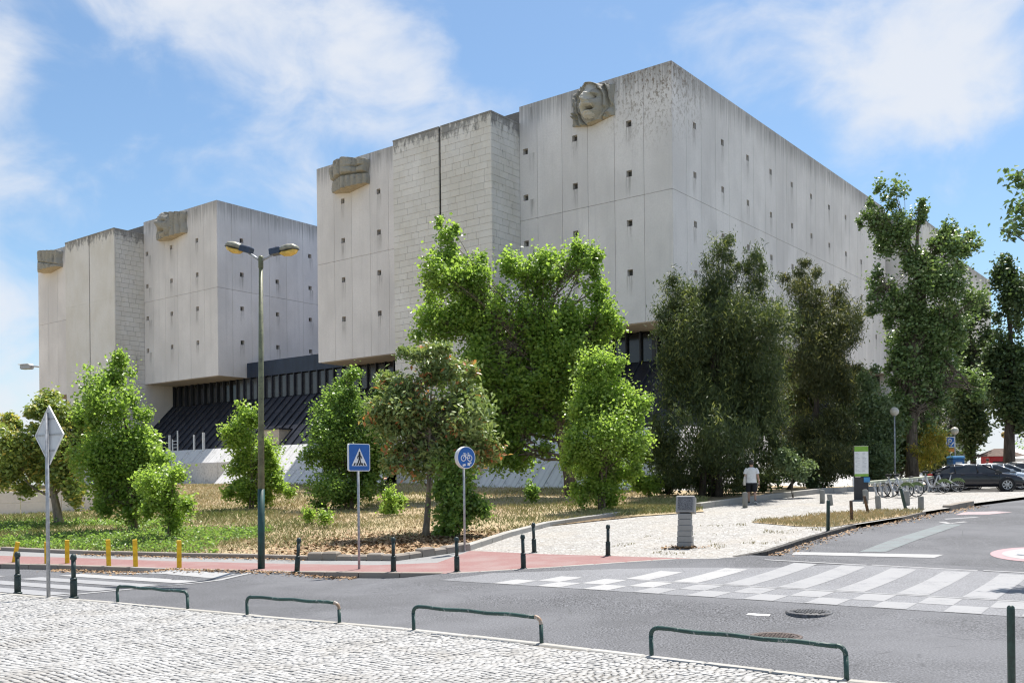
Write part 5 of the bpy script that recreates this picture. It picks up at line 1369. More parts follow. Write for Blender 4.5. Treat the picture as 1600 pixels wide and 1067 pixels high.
for (x, y, hh, ln, lab) in [(-13.64, 26.76, 0.56, 0.17, 'yellow post leaning right, nearest the left edge'), (-12.5, 26.24, 0.58, 0, 'yellow post hidden behind the diamond sign pole'),
    (-11.93, 26.2, 0.62, 0, 'yellow post just right of the diamond sign pole'), (-10.43, 25.26, 0.68, -0.02, 'yellow post in front of the broad poplar, left one of its pair'),
    (-9.63, 24.98, 0.69, -0.02, 'yellow post below the broad poplar, right one of its pair'), (-8.37, 24.55, 0.68, 0.0, 'yellow post nearest the street lamp')]:
    if first is None:
        t = thing('yellow_post', lab, 'post', zpt(x, y), 0, 'yellow posts on the far pavement')
        mb = MB(); mb.bevbox(-0.055, 0.055, -0.028, 0.028, -0.2, 0.64, 0.008); mb.build('post', M['yellow'], t)
        mb = MB(); mb.bevbox(-0.057, 0.057, -0.030, 0.030, 0.6405, 0.665, 0.01); mb.build('cap', M['yellow'], t); first = t
    else: t = copy_tree(first); t['label'] = lab
    t.location = zpt(x, y); t.rotation_euler = (0, ln, 0.5); t.scale = (1, 1, hh / 0.66)
def rail(a, b, hgt, label, rust_end=False):
    A, B = Vector((*a, h(*a))), Vector((*b, h(*b))); L_ = (B - A).length; ang = atan2(B.y - A.y, B.x - A.x)
    t = thing('pavement_rail', label, 'rail', A, ang, 'low green kerb rails on the near pavement')
    r = 0.026; c = 0.09
    arc = lambda x0, s: [(x0 + s * c * (1 - cos(q)), 0, hgt - c + c * sin(q)) for q in np.linspace(0, pi / 2, 6)]
    mb = MB(); mb.tube([(0.03, 0, -0.15), (0.02, 0, hgt - c)], r, 12); mb.build('leg', M['rail_paint'], t)
    mb = MB(); mb.tube([(L_, 0, -0.15), (L_ - 0.01, 0, hgt - c)], r, 12); mb.build('leg', M['rail_paint'], t)
    mb = MB(); mb.tube(arc(0.02, 1), r, 12, cap=False); mb.build('bend', M['rail_paint'], t)
    mb = MB(); mb.tube(arc(L_ - 0.01, -1), r, 12, cap=False); mb.build('bend', M['rust'] if rust_end else M['rail_paint'], t)
    xs = np.linspace(0.02 + c, L_ - 0.01 - c, 14)
    mb = MB(); mb.tube([(x, 0.004 * sin(i * 2.1), hgt + 0.006 * sin(i * 1.3 + hgt * 40)) for i, x in enumerate(xs)], r, 12); mb.build('top_bar', M['rail_paint'], t)
    return t
rail((-7.05, 17.40), (-5.42, 16.30), 0.29, 'low green tube rail on the cobbles nearest the diamond sign')
rail((-4.24, 15.52), (-2.58, 14.53), 0.29, 'low green tube rail below the street lamp, second from the left', True)
rail((-1.42, 13.74), (0.36, 12.48), 0.33, 'low green tube rail with rust-worn right bend, below the bicycle sign', True)
rail((1.60, 11.52), (3.42, 10.05), 0.33, 'longest looking and nearest low green rail at bottom right')

# ------------------------------------------------------------------ street lamp
t = thing('street_lamp', 'tall olive street lamp with two amber lamp heads and green base', 'street lamp', zpt(-6.17, 24.0))
t.rotation_euler = (0, radians(0.5), 0)
mb = MB(); mb.tube([(0, 0, -0.2), (0, 0, 1.95)], [0.088, 0.082], 14); mb.build('pole_base', M['lamp_base'], t)
mb = MB(); mb.tube([(0, 0, 1.951), (0, 0, 4.5), (0, 0, 7.36)], [0.081, 0.066, 0.05], 14); mb.build('pole', M['lamp_pole'], t)
mb = MB(); mb.lathe([(0.052, 7.36), (0.062, 7.37), (0.062, 7.62), (0.045, 7.66), (0, 7.67)], 14); mb.build('collar', M['lamp_pole'], t)
for s, yaw, dx in ((-1, 0.30, 0), (1, 0.25, 0)):
    # arms rise a little outwards; heads turned slightly
    ang = (pi - yaw) if s < 0 else -yaw * 1.1
    ax = Vector((cos(ang), sin(ang), 0.0)); up = Vector((0, 0, 1))
    a0 = Vector((0, 0, 7.55)) + ax * 0.03; a1 = Vector((0, 0, 7.55 + (0.20 if s < 0 else 0.12))) + ax * 0.33
    mb = MB(); mb.tube([a0, a1], 0.032, 10); mb.build('arm', M['galv'], t)
    tilt = 0.30 if s < 0 else 0.12
    HM = Matrix.Translation(a1 - ax * 0.05) @ Matrix.Rotation(ang, 4, 'Z') @ Matrix.Rotation(-tilt, 4, 'Y')
    hd = bpy.data.objects.new('lamp_head', None); col.objects.link(hd); hd.parent = t; hd.matrix_local = HM
    def ring(x, hw, z0, z1, n=14): return [(x, hw * cos(2 * pi * i / n), (z0 + z1) / 2 + (z1 - z0) / 2 * sin(2 * pi * i / n)) for i in range(n)]
    mb = MB(); mb.loft([ring(0.28, 0.10, 0.0, 0.12), ring(0.36, 0.14, -0.01, 0.16), ring(0.5, 0.155, -0.01, 0.17), ring(0.64, 0.14, -0.01, 0.145), ring(0.73, 0.07, 0.0, 0.08)]); mb.build('shell', M['lamp_shell'], hd)
    mb = MB(); mb.bevbox(0.0, 0.29, -0.105, 0.105, -0.02, 0.135, 0.02); mb.build('gear_cover', M['lamp_cover'], hd)
    mb = MB(); mb.loft([ring(0.24, 0.05, -0.03, 0.02), ring(0.34, 0.125, -0.10, 0.03), ring(0.5, 0.14, -0.125, 0.03), ring(0.64, 0.12, -0.09, 0.03), ring(0.715, 0.05, -0.03, 0.02)]); mb.build('bowl', M['amber'], hd)
    mb = MB(); mb.loft([ring(0.22, 0.09, -0.012, 0.012), ring(0.5, 0.165, -0.012, 0.012), ring(0.745, 0.06, -0.012, 0.012)]); mb.build('rim', M['black'], hd)

# ------------------------------------------------------------------ road signs
def poly_plate(name, polys, y0, y1, mats, parent, rot=None):
    mb = MB()
    for p, mi in polys: mb.prism(p, y0, y1, mi)
    return mb.build(name, mats, parent)
def rrect(w, hh, r, n=5):
    out = []
    for cx, cz, a0 in ((w / 2 - r, hh / 2 - r, 0), (-w / 2 + r, hh / 2 - r, 90), (-w / 2 + r, -hh / 2 + r, 180), (w / 2 - r, -hh / 2 + r, 270)):
        for i in range(n + 1):
            a = radians(a0 + 90 * i / n); out.append((cx + r * cos(a), cz + r * sin(a)))
    return out
def shift(p, dx, dz): return [(x + dx, z + dz) for x, z in p]
def disc(r, n=36): return [(r * cos(2 * pi * i / n), r * sin(2 * pi * i / n)) for i in range(n)]
def stroke(pts, w):
    """thick flat lines as small quads in XZ"""
    out = []
    for (x0, z0), (x1, z1) in zip(pts[:-1], pts[1:]):
        d = Vector((x1 - x0, z1 - z0)).normalized() * (w / 2); nx, nz = -d.y, d.x
        out.append([(x0 - d.x * .6 + nx, z0 - d.y * .6 + nz), (x1 + d.x * .6 + nx, z1 + d.y * .6 + nz), (x1 + d.x * .6 - nx, z1 + d.y * .6 - nz), (x0 - d.x * .6 - nx, z0 - d.y * .6 - nz)])
    return out
# pedestrian crossing
px, py = -3.66, 23.48
t = thing('pedestrian_sign', 'square blue pedestrian crossing sign on a grey pole', 'road sign', zpt(px, py), radians(43))
mb = MB(); mb.tube([(0, 0.05, -0.2), (0, 0.05, 2.95)], 0.03, 12); mb.build('pole', M['galv'], t)
fr = bpy.data.objects.new('sign_box', None)
mb = MB(); mb.prism(shift(rrect(0.62, 0.66, 0.05), 0, 2.68), -0.005, 0.045); plate = mb.build('sign_plate', M['sign_white'], t)
bpy.data.objects.remove(fr)
mb = MB(); mb.prism(shift(rrect(0.58, 0.62, 0.04), 0, 2.68), -0.010, -0.004); mb.build('blue_field', M['sign_blue'], plate)
mb = MB(); mb.prism([(-0.225, 2.475), (0.225, 2.475), (0, 2.90)], -0.014, -0.009); mb.build('triangle', M['sign_white'], plate)
mb = MB()
mb.prism(shift(disc(0.025, 16), 0.0, 2.793), -0.018, -0.013)
for st in (stroke([(0.0, 2.755), (0.0, 2.655)], 0.055), stroke([(0.005, 2.75), (-0.05, 2.70), (-0.055, 2.65)], 0.022), stroke([(0.0, 2.75), (0.045, 2.705), (0.06, 2.66)], 0.022),
           stroke([(-0.008, 2.65), (-0.03, 2.58), (-0.055, 2.515)], 0.028), stroke([(0.008, 2.65), (0.022, 2.58), (0.045, 2.515)], 0.028)):
    for q in st: mb.prism(q, -0.018, -0.013)
for k in range(5):
    xb = -0.175 + 0.0775 * k; s = 0.85
    mb.prism([(xb, 2.487), (xb + 0.045, 2.487), ((xb + 0.045) * s, 2.545), (xb * s, 2.545)], -0.0175, -0.0125)
mb.build('walking_figure', M['black'], plate)
# cycle path
t = thing('bicycle_sign', 'round blue bicycle sign with white stickers on a thin grey pole', 'road sign', zpt(-1.28, 26.81), radians(39))
mb = MB(); mb.tube([(0, 0.06, -0.2), (0, 0.06, 2.83)], 0.03, 12); mb.build('pole', M['galv'], t)
mb = MB(); mb.lathe([(0.0, -0.075), (0.30, -0.075), (0.305, -0.06), (0.305, 0.05), (0.29, 0.06), (0, 0.06)], 40, 0, Matrix.Translation((0, 0, 2.58)) @ Matrix.Rotation(pi / 2, 4, 'X')); plate = mb.build('sign_plate', M['sign_back'], t)
mb = MB(); mb.prism(shift(disc(0.303, 40), 0, 2.58), -0.064, -0.059); mb.build('white_border', M['sign_white'], plate)
mb = MB(); mb.prism(shift(disc(0.282, 40), 0, 2.58), -0.069, -0.063); mb.build('blue_field', M['sign_blue'], plate)
mb = MB(); 
for cx in (-0.105, 0.105):
    n = 28
    for i in range(n):
        a0, a1 = 2 * pi * i / n, 2 * pi * (i + 1) / n
        mb.prism([(cx + 0.088 * cos(a0), 2.565 + 0.088 * sin(a0)), (cx + 0.088 * cos(a1), 2.565 + 0.088 * sin(a1)), (cx + 0.066 * cos(a1), 2.565 + 0.066 * sin(a1)), (cx + 0.066 * cos(a0), 2.565 + 0.066 * sin(a0))], -0.074, -0.068)
for st in (stroke([(-0.105, 2.565), (-0.06, 2.66), (0.065, 2.66), (0.015, 2.56), (-0.06, 2.66)], 0.018), stroke([(0.105, 2.565), (0.075, 2.70), (0.04, 2.71)], 0.018), stroke([(0.015, 2.56), (0.105, 2.565)], 0.018), stroke([(-0.06, 2.66), (-0.07, 2.69)], 0.016), stroke([(-0.105, 2.692), (-0.04, 2.692)], 0.022)):
    for q in st: mb.prism(q, -0.0745, -0.0685)
mb.build('bicycle_symbol', M['sign_white'], plate)
mb = MB()
for cx, cz, w_, h_, r_ in ((-0.085, 2.375, 0.10, 0.055, 0.2), (0.075, 2.40, 0.09, 0.075, -0.2), (0.13, 2.435, 0.06, 0.05, 0.1)):
    mb.prism([(cx + x * cos(r_) - z * sin(r_), cz + x * sin(r_) + z * cos(r_)) for x, z in ((-w_ / 2, -h_ / 2), (w_ / 2, -h_ / 2), (w_ / 2, h_ / 2), (-w_ / 2, h_ / 2))], -0.075, -0.069)
mb.build('sticker', M['sign_white'], plate)
# back of the diamond sign
t = thing('diamond_sign', 'back of a pale grey diamond road sign on a tall steel pole', 'road sign', zpt(-8.68, 18.28), radians(-39))
mb = MB(); mb.tube([(0, 0, -0.2), (0, 0, 3.45)], 0.034, 12); mb.build('pole', M['galv'], t)
mb = MB(); mb.prism([(-0.545, 3.03), (0, 2.485), (0.545, 3.03), (0, 3.575)], 0.05, 0.056); plate = mb.build('sign_plate', M['sign_back'], t)
mb = MB()
for z_, w_ in ((3.33, 0.22), (3.035, 0.53), (2.74, 0.24)): mb.box(-w_, w_, 0.036, 0.0495, z_ - 0.016, z_ + 0.016)
mb.build('bracket', M['galv'], plate)
mb = MB(); e = [(-0.545, 3.03), (0, 2.485), (0.545, 3.03), (0, 3.575), (-0.545, 3.03)]
for q in stroke(e, 0.02): mb.prism(q, 0.035, 0.057)
mb.build('rim', M['white'], plate)

# ------------------------------------------------------------------ stone pedestal with a plaque
t = thing('stone_pedestal', 'waist-high stepped stone pedestal with slanted metal plaque on the cobbles', 'pedestal', zpt(4.7, 26.64), radians(-20))
for k in range(6):
    z0 = 0.0 + 0.155 * k; w_ = 0.20 - 0.007 * k
    mb = MB(); mb.bevbox(-w_, w_ + (0.008 if k % 2 else 0), -w_ * 0.9, w_ * 0.9, z0 - (0.2 if k == 0 else 0) + 0.004, z0 + 0.15, 0.012); mb.build('stone_block', M['pedestal'], t)
RM = Matrix.Translation((0.02, 0, 0.94)) @ Matrix.Rotation(radians(-14), 4, 'X')
mb = MB(); mb.bevbox(-0.255, 0.255, -0.12, 0.16, 0.0, 0.46, 0.03, 0, RM); hd = mb.build('head_block', M['pedestal'], t)
mb = MB(); mb.box(-0.20, 0.20, -0.128, -0.118, 0.05, 0.41, 0, RM); mb.build('plaque', M['pedestal_dark'], hd)
X = rs_.normal(4.62, 0.26, 240); Y = rs_.normal(26.45, 0.16, 240); flat_leaves('pedestal_leaves', X, Y, 0.02, 0.05, 61)

# ------------------------------------------------------------------ manhole covers
def manhole(x, y, label, mat):
    t = thing('manhole_cover', label, 'manhole cover', (x, y, hr(x, y)), 0.4, 'manhole covers in the road')
    mb = MB(); mb.lathe([(0.36, -0.06), (0.36, 0.010), (0.30, 0.012), (0.30, -0.02)], 32, cap=False); mb.build('frame', mat, t)
    mb = MB(); mb.lathe([(0.295, -0.02), (0.29, 0.009), (0.0, 0.011)], 32); mb.build('lid', mat, t)
    mb = MB()
    for i in range(-4, 5):
        for j in range(-4, 5):
            if (i * i + j * j) < 17: mb.box(i * 0.06 - 0.02, i * 0.06 + 0.02, j * 0.06 - 0.02, j * 0.06 + 0.02, 0.013, 0.021)
    mb.build('lid_pattern', mat, t)
manhole(4.63, 15.31, 'grey iron manhole cover nearer the checkered crossing', M['iron_grey'])
manhole(3.64, 13.57, 'brownish iron manhole cover just behind the nearest rail', M['iron'])

# ------------------------------------------------------------------ left concrete wall, posts on the ledge, floodlight
t = thing('concrete_wall', 'low beige concrete wall behind the yellowing tree at far left', 'wall', (0, 0, 0))
wa, wb = Vector((-36.0, 40.0)), Vector((-20.3, 48.3)); n = 10
for i in range(n):
    a = wa.lerp(wb, i / n); b = wa.lerp(wb, (i + 1) / n); L_ = (b - a).length
    mb = MB(); mb.bevbox(0.01, L_ - 0.01, 0, 0.25, -0.5, 0.62, 0.012); mb.bevbox(0.01, L_ - 0.01, 0.004, 0.246, 0.63, 1.18, 0.012)
    mb.build('wall_panel', M['concrete_plain'], t, (a.x, a.y, h(a.x, a.y)), (0, 0, atan2(b.y - a.y, b.x - a.x)))
def local_b(a, b, z): return BM @ Vector((-a, b, z))
for a, zt_, w_, lab in ((51.3, 6.80, 0.075, 'leftmost white post on the building ledge, beside the small ladder'), (47.48, 6.68, 0.065, 'white post on the building ledge, left of the thick one'), (46.06, 6.84, 0.09, 'thickest white post on the building ledge, rightmost')):
    p = local_b(a, -1.65, 5.2); t = thing('ledge_post', lab, 'post', p, BROT, 'white posts on the building ledge')
    mb = MB(); mb.box(-w_, w_, -w_, w_, -0.3, zt_ - 5.2); mb.build('post', M['white'], t)
    mb = MB(); mb.box(-w_ - 0.02, w_ + 0.02, -w_ - 0.02, w_ + 0.02, -0.02, 0.04); mb.build('base_plate', M['galv'], t)
p = local_b(50.83, -1.65, 5.2); t = thing('ladder', 'short white ladder with one longer rail on the building ledge', 'ladder', p, BROT)
mb = MB(); mb.box(-0.05, 0.05, -0.04, 0.04, -0.3, 1.2); mb.build('rail', M['white'], t)
mb = MB(); mb.box(0.75, 0.86, -0.04, 0.04, -0.3, 1.95); mb.build('rail', M['white'], t)
for k in range(4):
    mb = MB(); mb.box(0.05, 0.75, -0.02, 0.02, 0.1 + 0.3 * k, 0.15 + 0.3 * k); mb.build('rung', M['white'], t)
p = local_b(78.8, 0.25, 15.55); t = thing('floodlight', 'pale floodlight on a bracket at the left end wall of the building', 'floodlight', p, BROT)
mb = MB(); mb.tube([(0.1, 0, -0.1), (-0.8, -0.25, 0.02), (-1.5, -0.45, 0.05)], 0.09, 8); mb.build('bracket', M['galv'], t)
FL = Matrix.Translation((-1.9, -0.6, 0.05)) @ Matrix.Rotation(radians(18), 4, 'Z')
mb = MB(); mb.bevbox(-0.75, 0.55, -0.35, 0.35, -0.25, 0.22, 0.06, 0, FL); mb.build('lamp_body', M['galv'], t)
mb = MB(); mb.bevbox(-1.0, 0.45, -0.40, 0.40, 0.225, 0.31, 0.03, 0, FL); mb.build('visor', M['sign_back'], t)
mb = MB(); mb.box(-0.65, 0.45, -0.3, 0.3, -0.29, -0.252, 0, FL); mb.build('lens', M['pane_grey'], t)

# ------------------------------------------------------------------ information totem, globe lamps, parking sign, bin
M['lime_print'] = plain('lime_green_print', (0.22, 0.42, 0.05), 0.5, 0, 0.05)
M['totem_body'] = plain('totem_dark_body', (0.03, 0.03, 0.036), 0.5, 0, 0.15)
M['sky_sticker'] = plain('blue_sticker', (0.06, 0.26, 0.52), 0.5, 0, 0.1)
M['orange'] = plain('orange_plate', (0.62, 0.22, 0.03), 0.5, 0, 0.1)
M['bin_blue'] = plain('bin_blue', (0.02, 0.11, 0.30), 0.5, 0, 0.1)
M['kiosk_red'] = plain('kiosk_red', (0.48, 0.025, 0.04), 0.5, 0, 0.1)
M['roof_brown'] = plain('roof_brown', (0.11, 0.07, 0.055), 0.85, 0, 0.2)
M['canvas'] = plain('white_canvas', (0.74, 0.74, 0.74), 0.8, 0, 0.05)
M['globe'] = plain('globe_glass', (0.62, 0.58, 0.50), 0.15, 0, 0.1, 3)
M['globe_amber'] = plain('globe_glass_amber', (0.60, 0.46, 0.22), 0.15, 0, 0.1, 3)
M['text_grey'] = plain('small_print', (0.40, 0.42, 0.44), 0.6, 0, 0.05)
t = thing('information_totem', 'tall totem with lime green top and white timetable panel on dark base', 'totem', zpt(15.50, 43.45), radians(-14))
mb = MB(); mb.bevbox(-0.30, 0.30, -0.11, 0.11, -0.1, 1.02, 0.015); mb.build('base', M['totem_body'], t)
mb = MB(); mb.bevbox(-0.295, 0.315, -0.13, 0.13, 1.03, 2.38, 0.012); pnl = mb.build('panel_box', M['totem_body'], t)
mb = MB(); mb.box(-0.28, 0.30, -0.137, -0.131, 1.15, 2.14); mb.build('white_panel', M['sign_white'], pnl)
mb = MB(); mb.box(-0.28, 0.30, -0.137, -0.131, 2.142, 2.37); mb.build('green_header', M['lime_print'], pnl)
mb = MB(); mb.box(-0.28, 0.30, -0.137, -0.131, 1.04, 1.148); mb.build('green_footer', M['lime_print'], pnl)
mb = MB()
for k in range(15):
    z = 2.07 - 0.058 * k
    for x0, x1 in ((-0.25, -0.25 + rnd.uniform(0.08, 0.22)), (0.06, 0.06 + rnd.uniform(0.06, 0.2))): mb.box(x0, x1, -0.1405, -0.138, z, z + 0.012)
mb.box(0.035, 0.04, -0.1405, -0.138, 1.22, 2.1); mb.build('small_print', M['text_grey'], pnl)
mb = MB(); mb.box(0.10, 0.36, -0.155, -0.141, 0.78, 1.0); mb.build('sticker', M['sky_sticker'], t)
mb = MB(); mb.box(-0.36, -0.302, -0.08, 0.08, 0.6, 1.0); mb.build('side_label', M['sign_white'], t)
def globe_lamp(x, y, hh, label, mat, r=0.22):
    t = thing('globe_lamp', label, 'lamp', zpt(x, y), 0, 'globe lamps under the trees')
    mb = MB(); mb.tube([(0, 0, -0.1), (0, 0, hh - r * 1.9)], [0.05, 0.035], 10); mb.build('pole', M['galv'], t)
    mb = MB(); mb.lathe([(0.06, hh - 2.05 * r), (0.10, hh - 1.95 * r), (0.09, hh - 1.8 * r)], 14); mb.build('holder', M['galv'], t)
    mb = MB(); mb.lathe([(r * sin(a), hh - r - r * cos(a)) for a in np.linspace(0.35, pi - 0.001, 14)], 20); mb.build('globe', mat, t)
globe_lamp(20.75, 53.0, 4.5, 'pale globe lamp half hidden in the grey-green tree', M['globe'], 0.24)
globe_lamp(27.4, 60.5, 3.7, 'clear globe lamp beside the small blue parking sign', M['globe'], 0.24)
globe_lamp(33.0, 65.5, 3.6, 'amber tinted globe lamp above the red kiosk', M['globe_amber'], 0.22)
t = thing('parking_sign', 'small blue parking sign with an orange plate beneath', 'road sign', zpt(26.9, 60.0, 0.6), radians(10))
mb = MB(); mb.tube([(0, 0.03, -0.75), (0, 0.03, 2.45)], 0.03, 8); mb.build('pole', M['galv'], t)
mb = MB(); mb.box(-0.30, 0.30, -0.02, 0.01, 1.82, 2.48); pl = mb.build('sign_plate', M['sign_white'], t)
mb = MB(); mb.box(-0.26, 0.26, -0.027, -0.021, 1.86, 2.44); mb.build('blue_field', M['sign_blue'], pl)
mb = MB()
for q in stroke([(-0.12, 2.0), (-0.12, 2.33), (0.02, 2.33), (0.06, 2.25), (0.02, 2.17), (-0.12, 2.17)], 0.05) + stroke([(0.02, 1.93), (0.2, 2.13)], 0.06): mb.prism(q, -0.034, -0.028)
mb.build('parking_letter', M['sign_white'], pl)
mb = MB(); mb.box(-0.22, 0.26, -0.02, 0.01, 1.55, 1.78); mb.build('lower_plate', M['orange'], t)
t = thing('recycling_bin', 'tall blue recycling bin with pale lid below the parking sign', 'bin', zpt(26.3, 58.0), radians(8))
mb = MB(); mb.bevbox(-0.36, 0.36, -0.32, 0.32, 0.0, 1.72, 0.04); mb.build('body', M['bin_blue'], t)
mb = MB(); mb.bevbox(-0.39, 0.39, -0.35, 0.35, 1.725, 1.86, 0.05); mb.build('lid', M['sky_sticker'], t)
mb = MB(); mb.box(-0.2, 0.22, -0.335, -0.322, 1.2, 1.5); mb.build('label_plate', M['sign_white'], t)
t = thing('kiosk', 'red kiosk with brown hipped roof behind the parked cars', 'kiosk', zpt(33.35, 67.2), radians(-6))
mb = MB(); mb.box(-0.8, 0.8, -0.8, 0.8, -0.2, 1.95); mb.build('wall', M['kiosk_red'], t)
mb = MB(); mb.add([(-1.2, -1.2, 1.955), (1.5, -1.2, 1.955), (1.5, 1.2, 1.955), (-1.2, 1.2, 1.955), (-0.2, 0, 2.5), (0.5, 0, 2.5)], [(0, 1, 5, 4), (2, 3, 4, 5), (1, 2, 5), (3, 0, 4), (3, 2, 1, 0)]); mb.build('roof', M['roof_brown'], t)
mb = MB(); mb.box(-0.6, 0.3, -0.84, -0.802, 0.9, 1.6); mb.build('hatch', M['totem_body'], t)
t = thing('market_tent', 'white canopy roof partly seen at the right edge behind the cars', 'tent', zpt(38.2, 74.0), 0.2)
mb = MB(); mb.add([(-2.2, -2, 1.9), (2.2, -2, 1.9), (2.2, 2, 1.9), (-2.2, 2, 1.9), (0, 0, 2.7)], [(0, 1, 4), (1, 2, 4), (2, 3, 4), (3, 0, 4)]); mb.box(-2.2, 2.2, -2.01, -1.99, 1.6, 1.9); mb.build('canopy', M['canvas'], t)
for sx in (-2.1, 2.1):
    for sy in (-1.9, 1.9):
        mb = MB(); mb.tube([(sx, sy, -0.1), (sx, sy, 1.9)], 0.04, 8); mb.build('leg', M['galv'], t)

# ------------------------------------------------------------------ bicycles and docking rail
M['dock_grey'] = plain('dock_grey', (0.52, 0.53, 0.55), 0.45, 0.1, 0.08)
M['dock_rail'] = plain('dock_rail_cream', (0.52, 0.54, 0.42), 0.5, 0, 0.2, 3)
M['bike_frame'] = plain('bicycle_frame_silver', (0.58, 0.59, 0.61), 0.4, 0.1, 0.05)
M['bike_green'] = plain('bicycle_guard_green', (0.12, 0.17, 0.06), 0.5, 0, 0.2)
D0, D1 = Vector((16.25, 44.2)), Vector((21.0, 48.5))
dang = atan2(D1.y - D0.y, D1.x - D0.x); DL = (D1 - D0).length
t = thing('bicycle_dock', 'long bicycle docking rail with slanted grey posts beside the totem', 'bicycle dock', zpt(D0.x, D0.y), dang)
slope = (h(D1.x, D1.y) - h(D0.x, D0.y)) / DL
mb = MB(); mb.bevbox(-0.7, DL + 0.1, -0.07, 0.07, 0.66, 0.80, 0.02); o = mb.build('rail', M['dock_rail'], t); o.rotation_euler = (0, -math.atan(slope), 0)
pm = None
for k in range(13):
    x = 0.15 + k * (DL - 0.2) / 12
    if pm is None:
        m2 = MB(); m2.tube([(0.16, -0.10, -0.1), (0.10, -0.06, 0.30), (-0.03, 0.0, 0.66)], [0.055, 0.05, 0.05], 8); m2.bevbox(-0.09, 0.03, -0.10, 0.08, 0.56, 0.70, 0.02); pm = m2.mesh('dock_post', [M['dock_grey']])
    link('dock_post', pm, t, (x, 0, slope * x))
def proto_bike():
    t = thing('bicycle', '', 'bicycle'); R = 0.33
    def wheel(x):
        mb = MB(); n = 36
        mb.loft([[(x + (R - 0.02 + 0.022 * cos(b)) * cos(a), 0.022 * sin(b), R + (R - 0.02 + 0.022 * cos(b)) * sin(a)) for b in np.linspace(0, 2 * pi, 7)[:-1]] for a in np.linspace(0, 2 * pi, n + 1)], cap=False)
        w = mb.build('wheel', M['rubber'], t)
        mb = MB()
        mb.loft([[(x + (R - 0.05 + 0.008 * cos(b)) * cos(a), 0.012 * sin(b), R + (R - 0.05 + 0.008 * cos(b)) * sin(a)) for b in np.linspace(0, 2 * pi, 5)[:-1]] for a in np.linspace(0, 2 * pi, n + 1)], cap=False)
        for i in range(14):
            a = 2 * pi * i / 14; mb.tube([(x, 0.02 * (-1) ** i, R), (x + (R - 0.05) * cos(a), 0, R + (R - 0.05) * sin(a))], 0.0035, 4, cap=False)
        mb.tube([(x, -0.05, R), (x, 0.05, R)], 0.03, 8); mb.build('rim', M['chrome'], w)
    wheel(0.0); wheel(1.08)
    mb = MB()     # step-through frame: front at x=0
    mb.tube([(0.24, 0, 0.86), (0.30, 0, 0.62), (0.42, 0, 0.36), (0.60, 0, 0.29)], [0.035, 0.045, 0.045, 0.04], 8)
    mb.tube([(0.60, 0, 0.29), (0.74, 0, 0.62), (0.80, 0, 0.86)], [0.035, 0.03, 0.02], 8)
    for s in (-0.05, 0.05): mb.tube([(0.60, s * 0.6, 0.29), (1.08, s, R)], 0.018, 6); mb.tube([(0.72, s * 0.6, 0.56), (1.08, s, R)], 0.015, 6)
    mb.build('frame', M['bike_frame'], t)
    mb = MB()
    for s in (-0.055, 0.055): mb.tube([(0.0, s, R), (0.20, s * 0.6, 0.78)], 0.016, 6)
    mb.tube([(0.20, 0, 0.76), (0.26, 0, 1.0)], 0.022, 8); mb.build('fork', M['bike_frame'], t)
    mb = MB(); mb.tube([(0.36, -0.30, 1.04), (0.27, -0.2, 1.06), (0.25, 0, 1.02), (0.27, 0.2, 1.06), (0.36, 0.30, 1.04)], 0.016, 8); mb.bevbox(0.12, 0.34, -0.09, 0.09, 0.95, 1.05, 0.02); mb.build('handlebar', M['black'], t)
    mb = MB(); mb.loft([[(0.68, 0.03 * c, 0.90 + 0.02 * s) for c, s in ((1, 0), (0, 1), (-1, 0), (0, -1))], [(0.80, 0.06 * c, 0.90 + 0.03 * s) for c, s in ((1, 0), (0, 1), (-1, 0), (0, -1))], [(0.94, 0.10 * c, 0.92 + 0.03 * s) for c, s in ((1, 0), (0, 1), (-1, 0), (0, -1))]]); mb.build('saddle', M['black'], t)
    mb = MB(); P_ = [(1.08 + (R + 0.03) * cos(a), R + (R + 0.03) * sin(a)) for a in np.linspace(radians(20), radians(165), 14)]; Q_ = [(1.08 + (R - 0.05) * cos(a), R + (R - 0.12) * sin(a)) for a in np.linspace(radians(60), radians(150), 10)]
    mb.prism(P_ + Q_[::-1], -0.035, 0.035); mb.build('mudguard', M['bike_green'], t)
    mb = MB(); mb.lathe([(0.09, -0.045), (0.09, -0.06), (0, -0.06)], 16, 0, Matrix.Translation((0.60, 0, 0.29)) @ Matrix.Rotation(pi / 2, 4, 'X')); mb.tube([(0.60, -0.07, 0.29), (0.66, -0.07, 0.14), (0.66, -0.15, 0.14)], 0.014, 6); mb.tube([(0.60, 0.07, 0.29), (0.54, 0.07, 0.44), (0.54, 0.15, 0.44)], 0.014, 6); mb.build('crank', M['black'], t)
    return t
bk = proto_bike(); first = True
for (fx, fy, bx_, by_, lab) in [(17.35, 44.75, 18.25, 44.15, 'docked share bicycle behind the leaning green post, rear wheel towards the road'), (17.0, 44.75, 17.75, 43.95, 'docked share bicycle nearest the totem, behind another bicycle'),
        (20.55, 47.7, 21.45, 47.1, 'docked share bicycle at the far end, in front of the dark car'), (19.6, 46.95, 20.4, 46.2, 'docked share bicycle in the middle of the rail')]:
    o = bk if first else copy_tree(bk); first = False
    o.location = zpt(fx, fy); o.rotation_euler = (0, 0, atan2(by_ - fy, bx_ - fx)); o['label'] = lab; o['group'] = 'share bicycles at the dock'

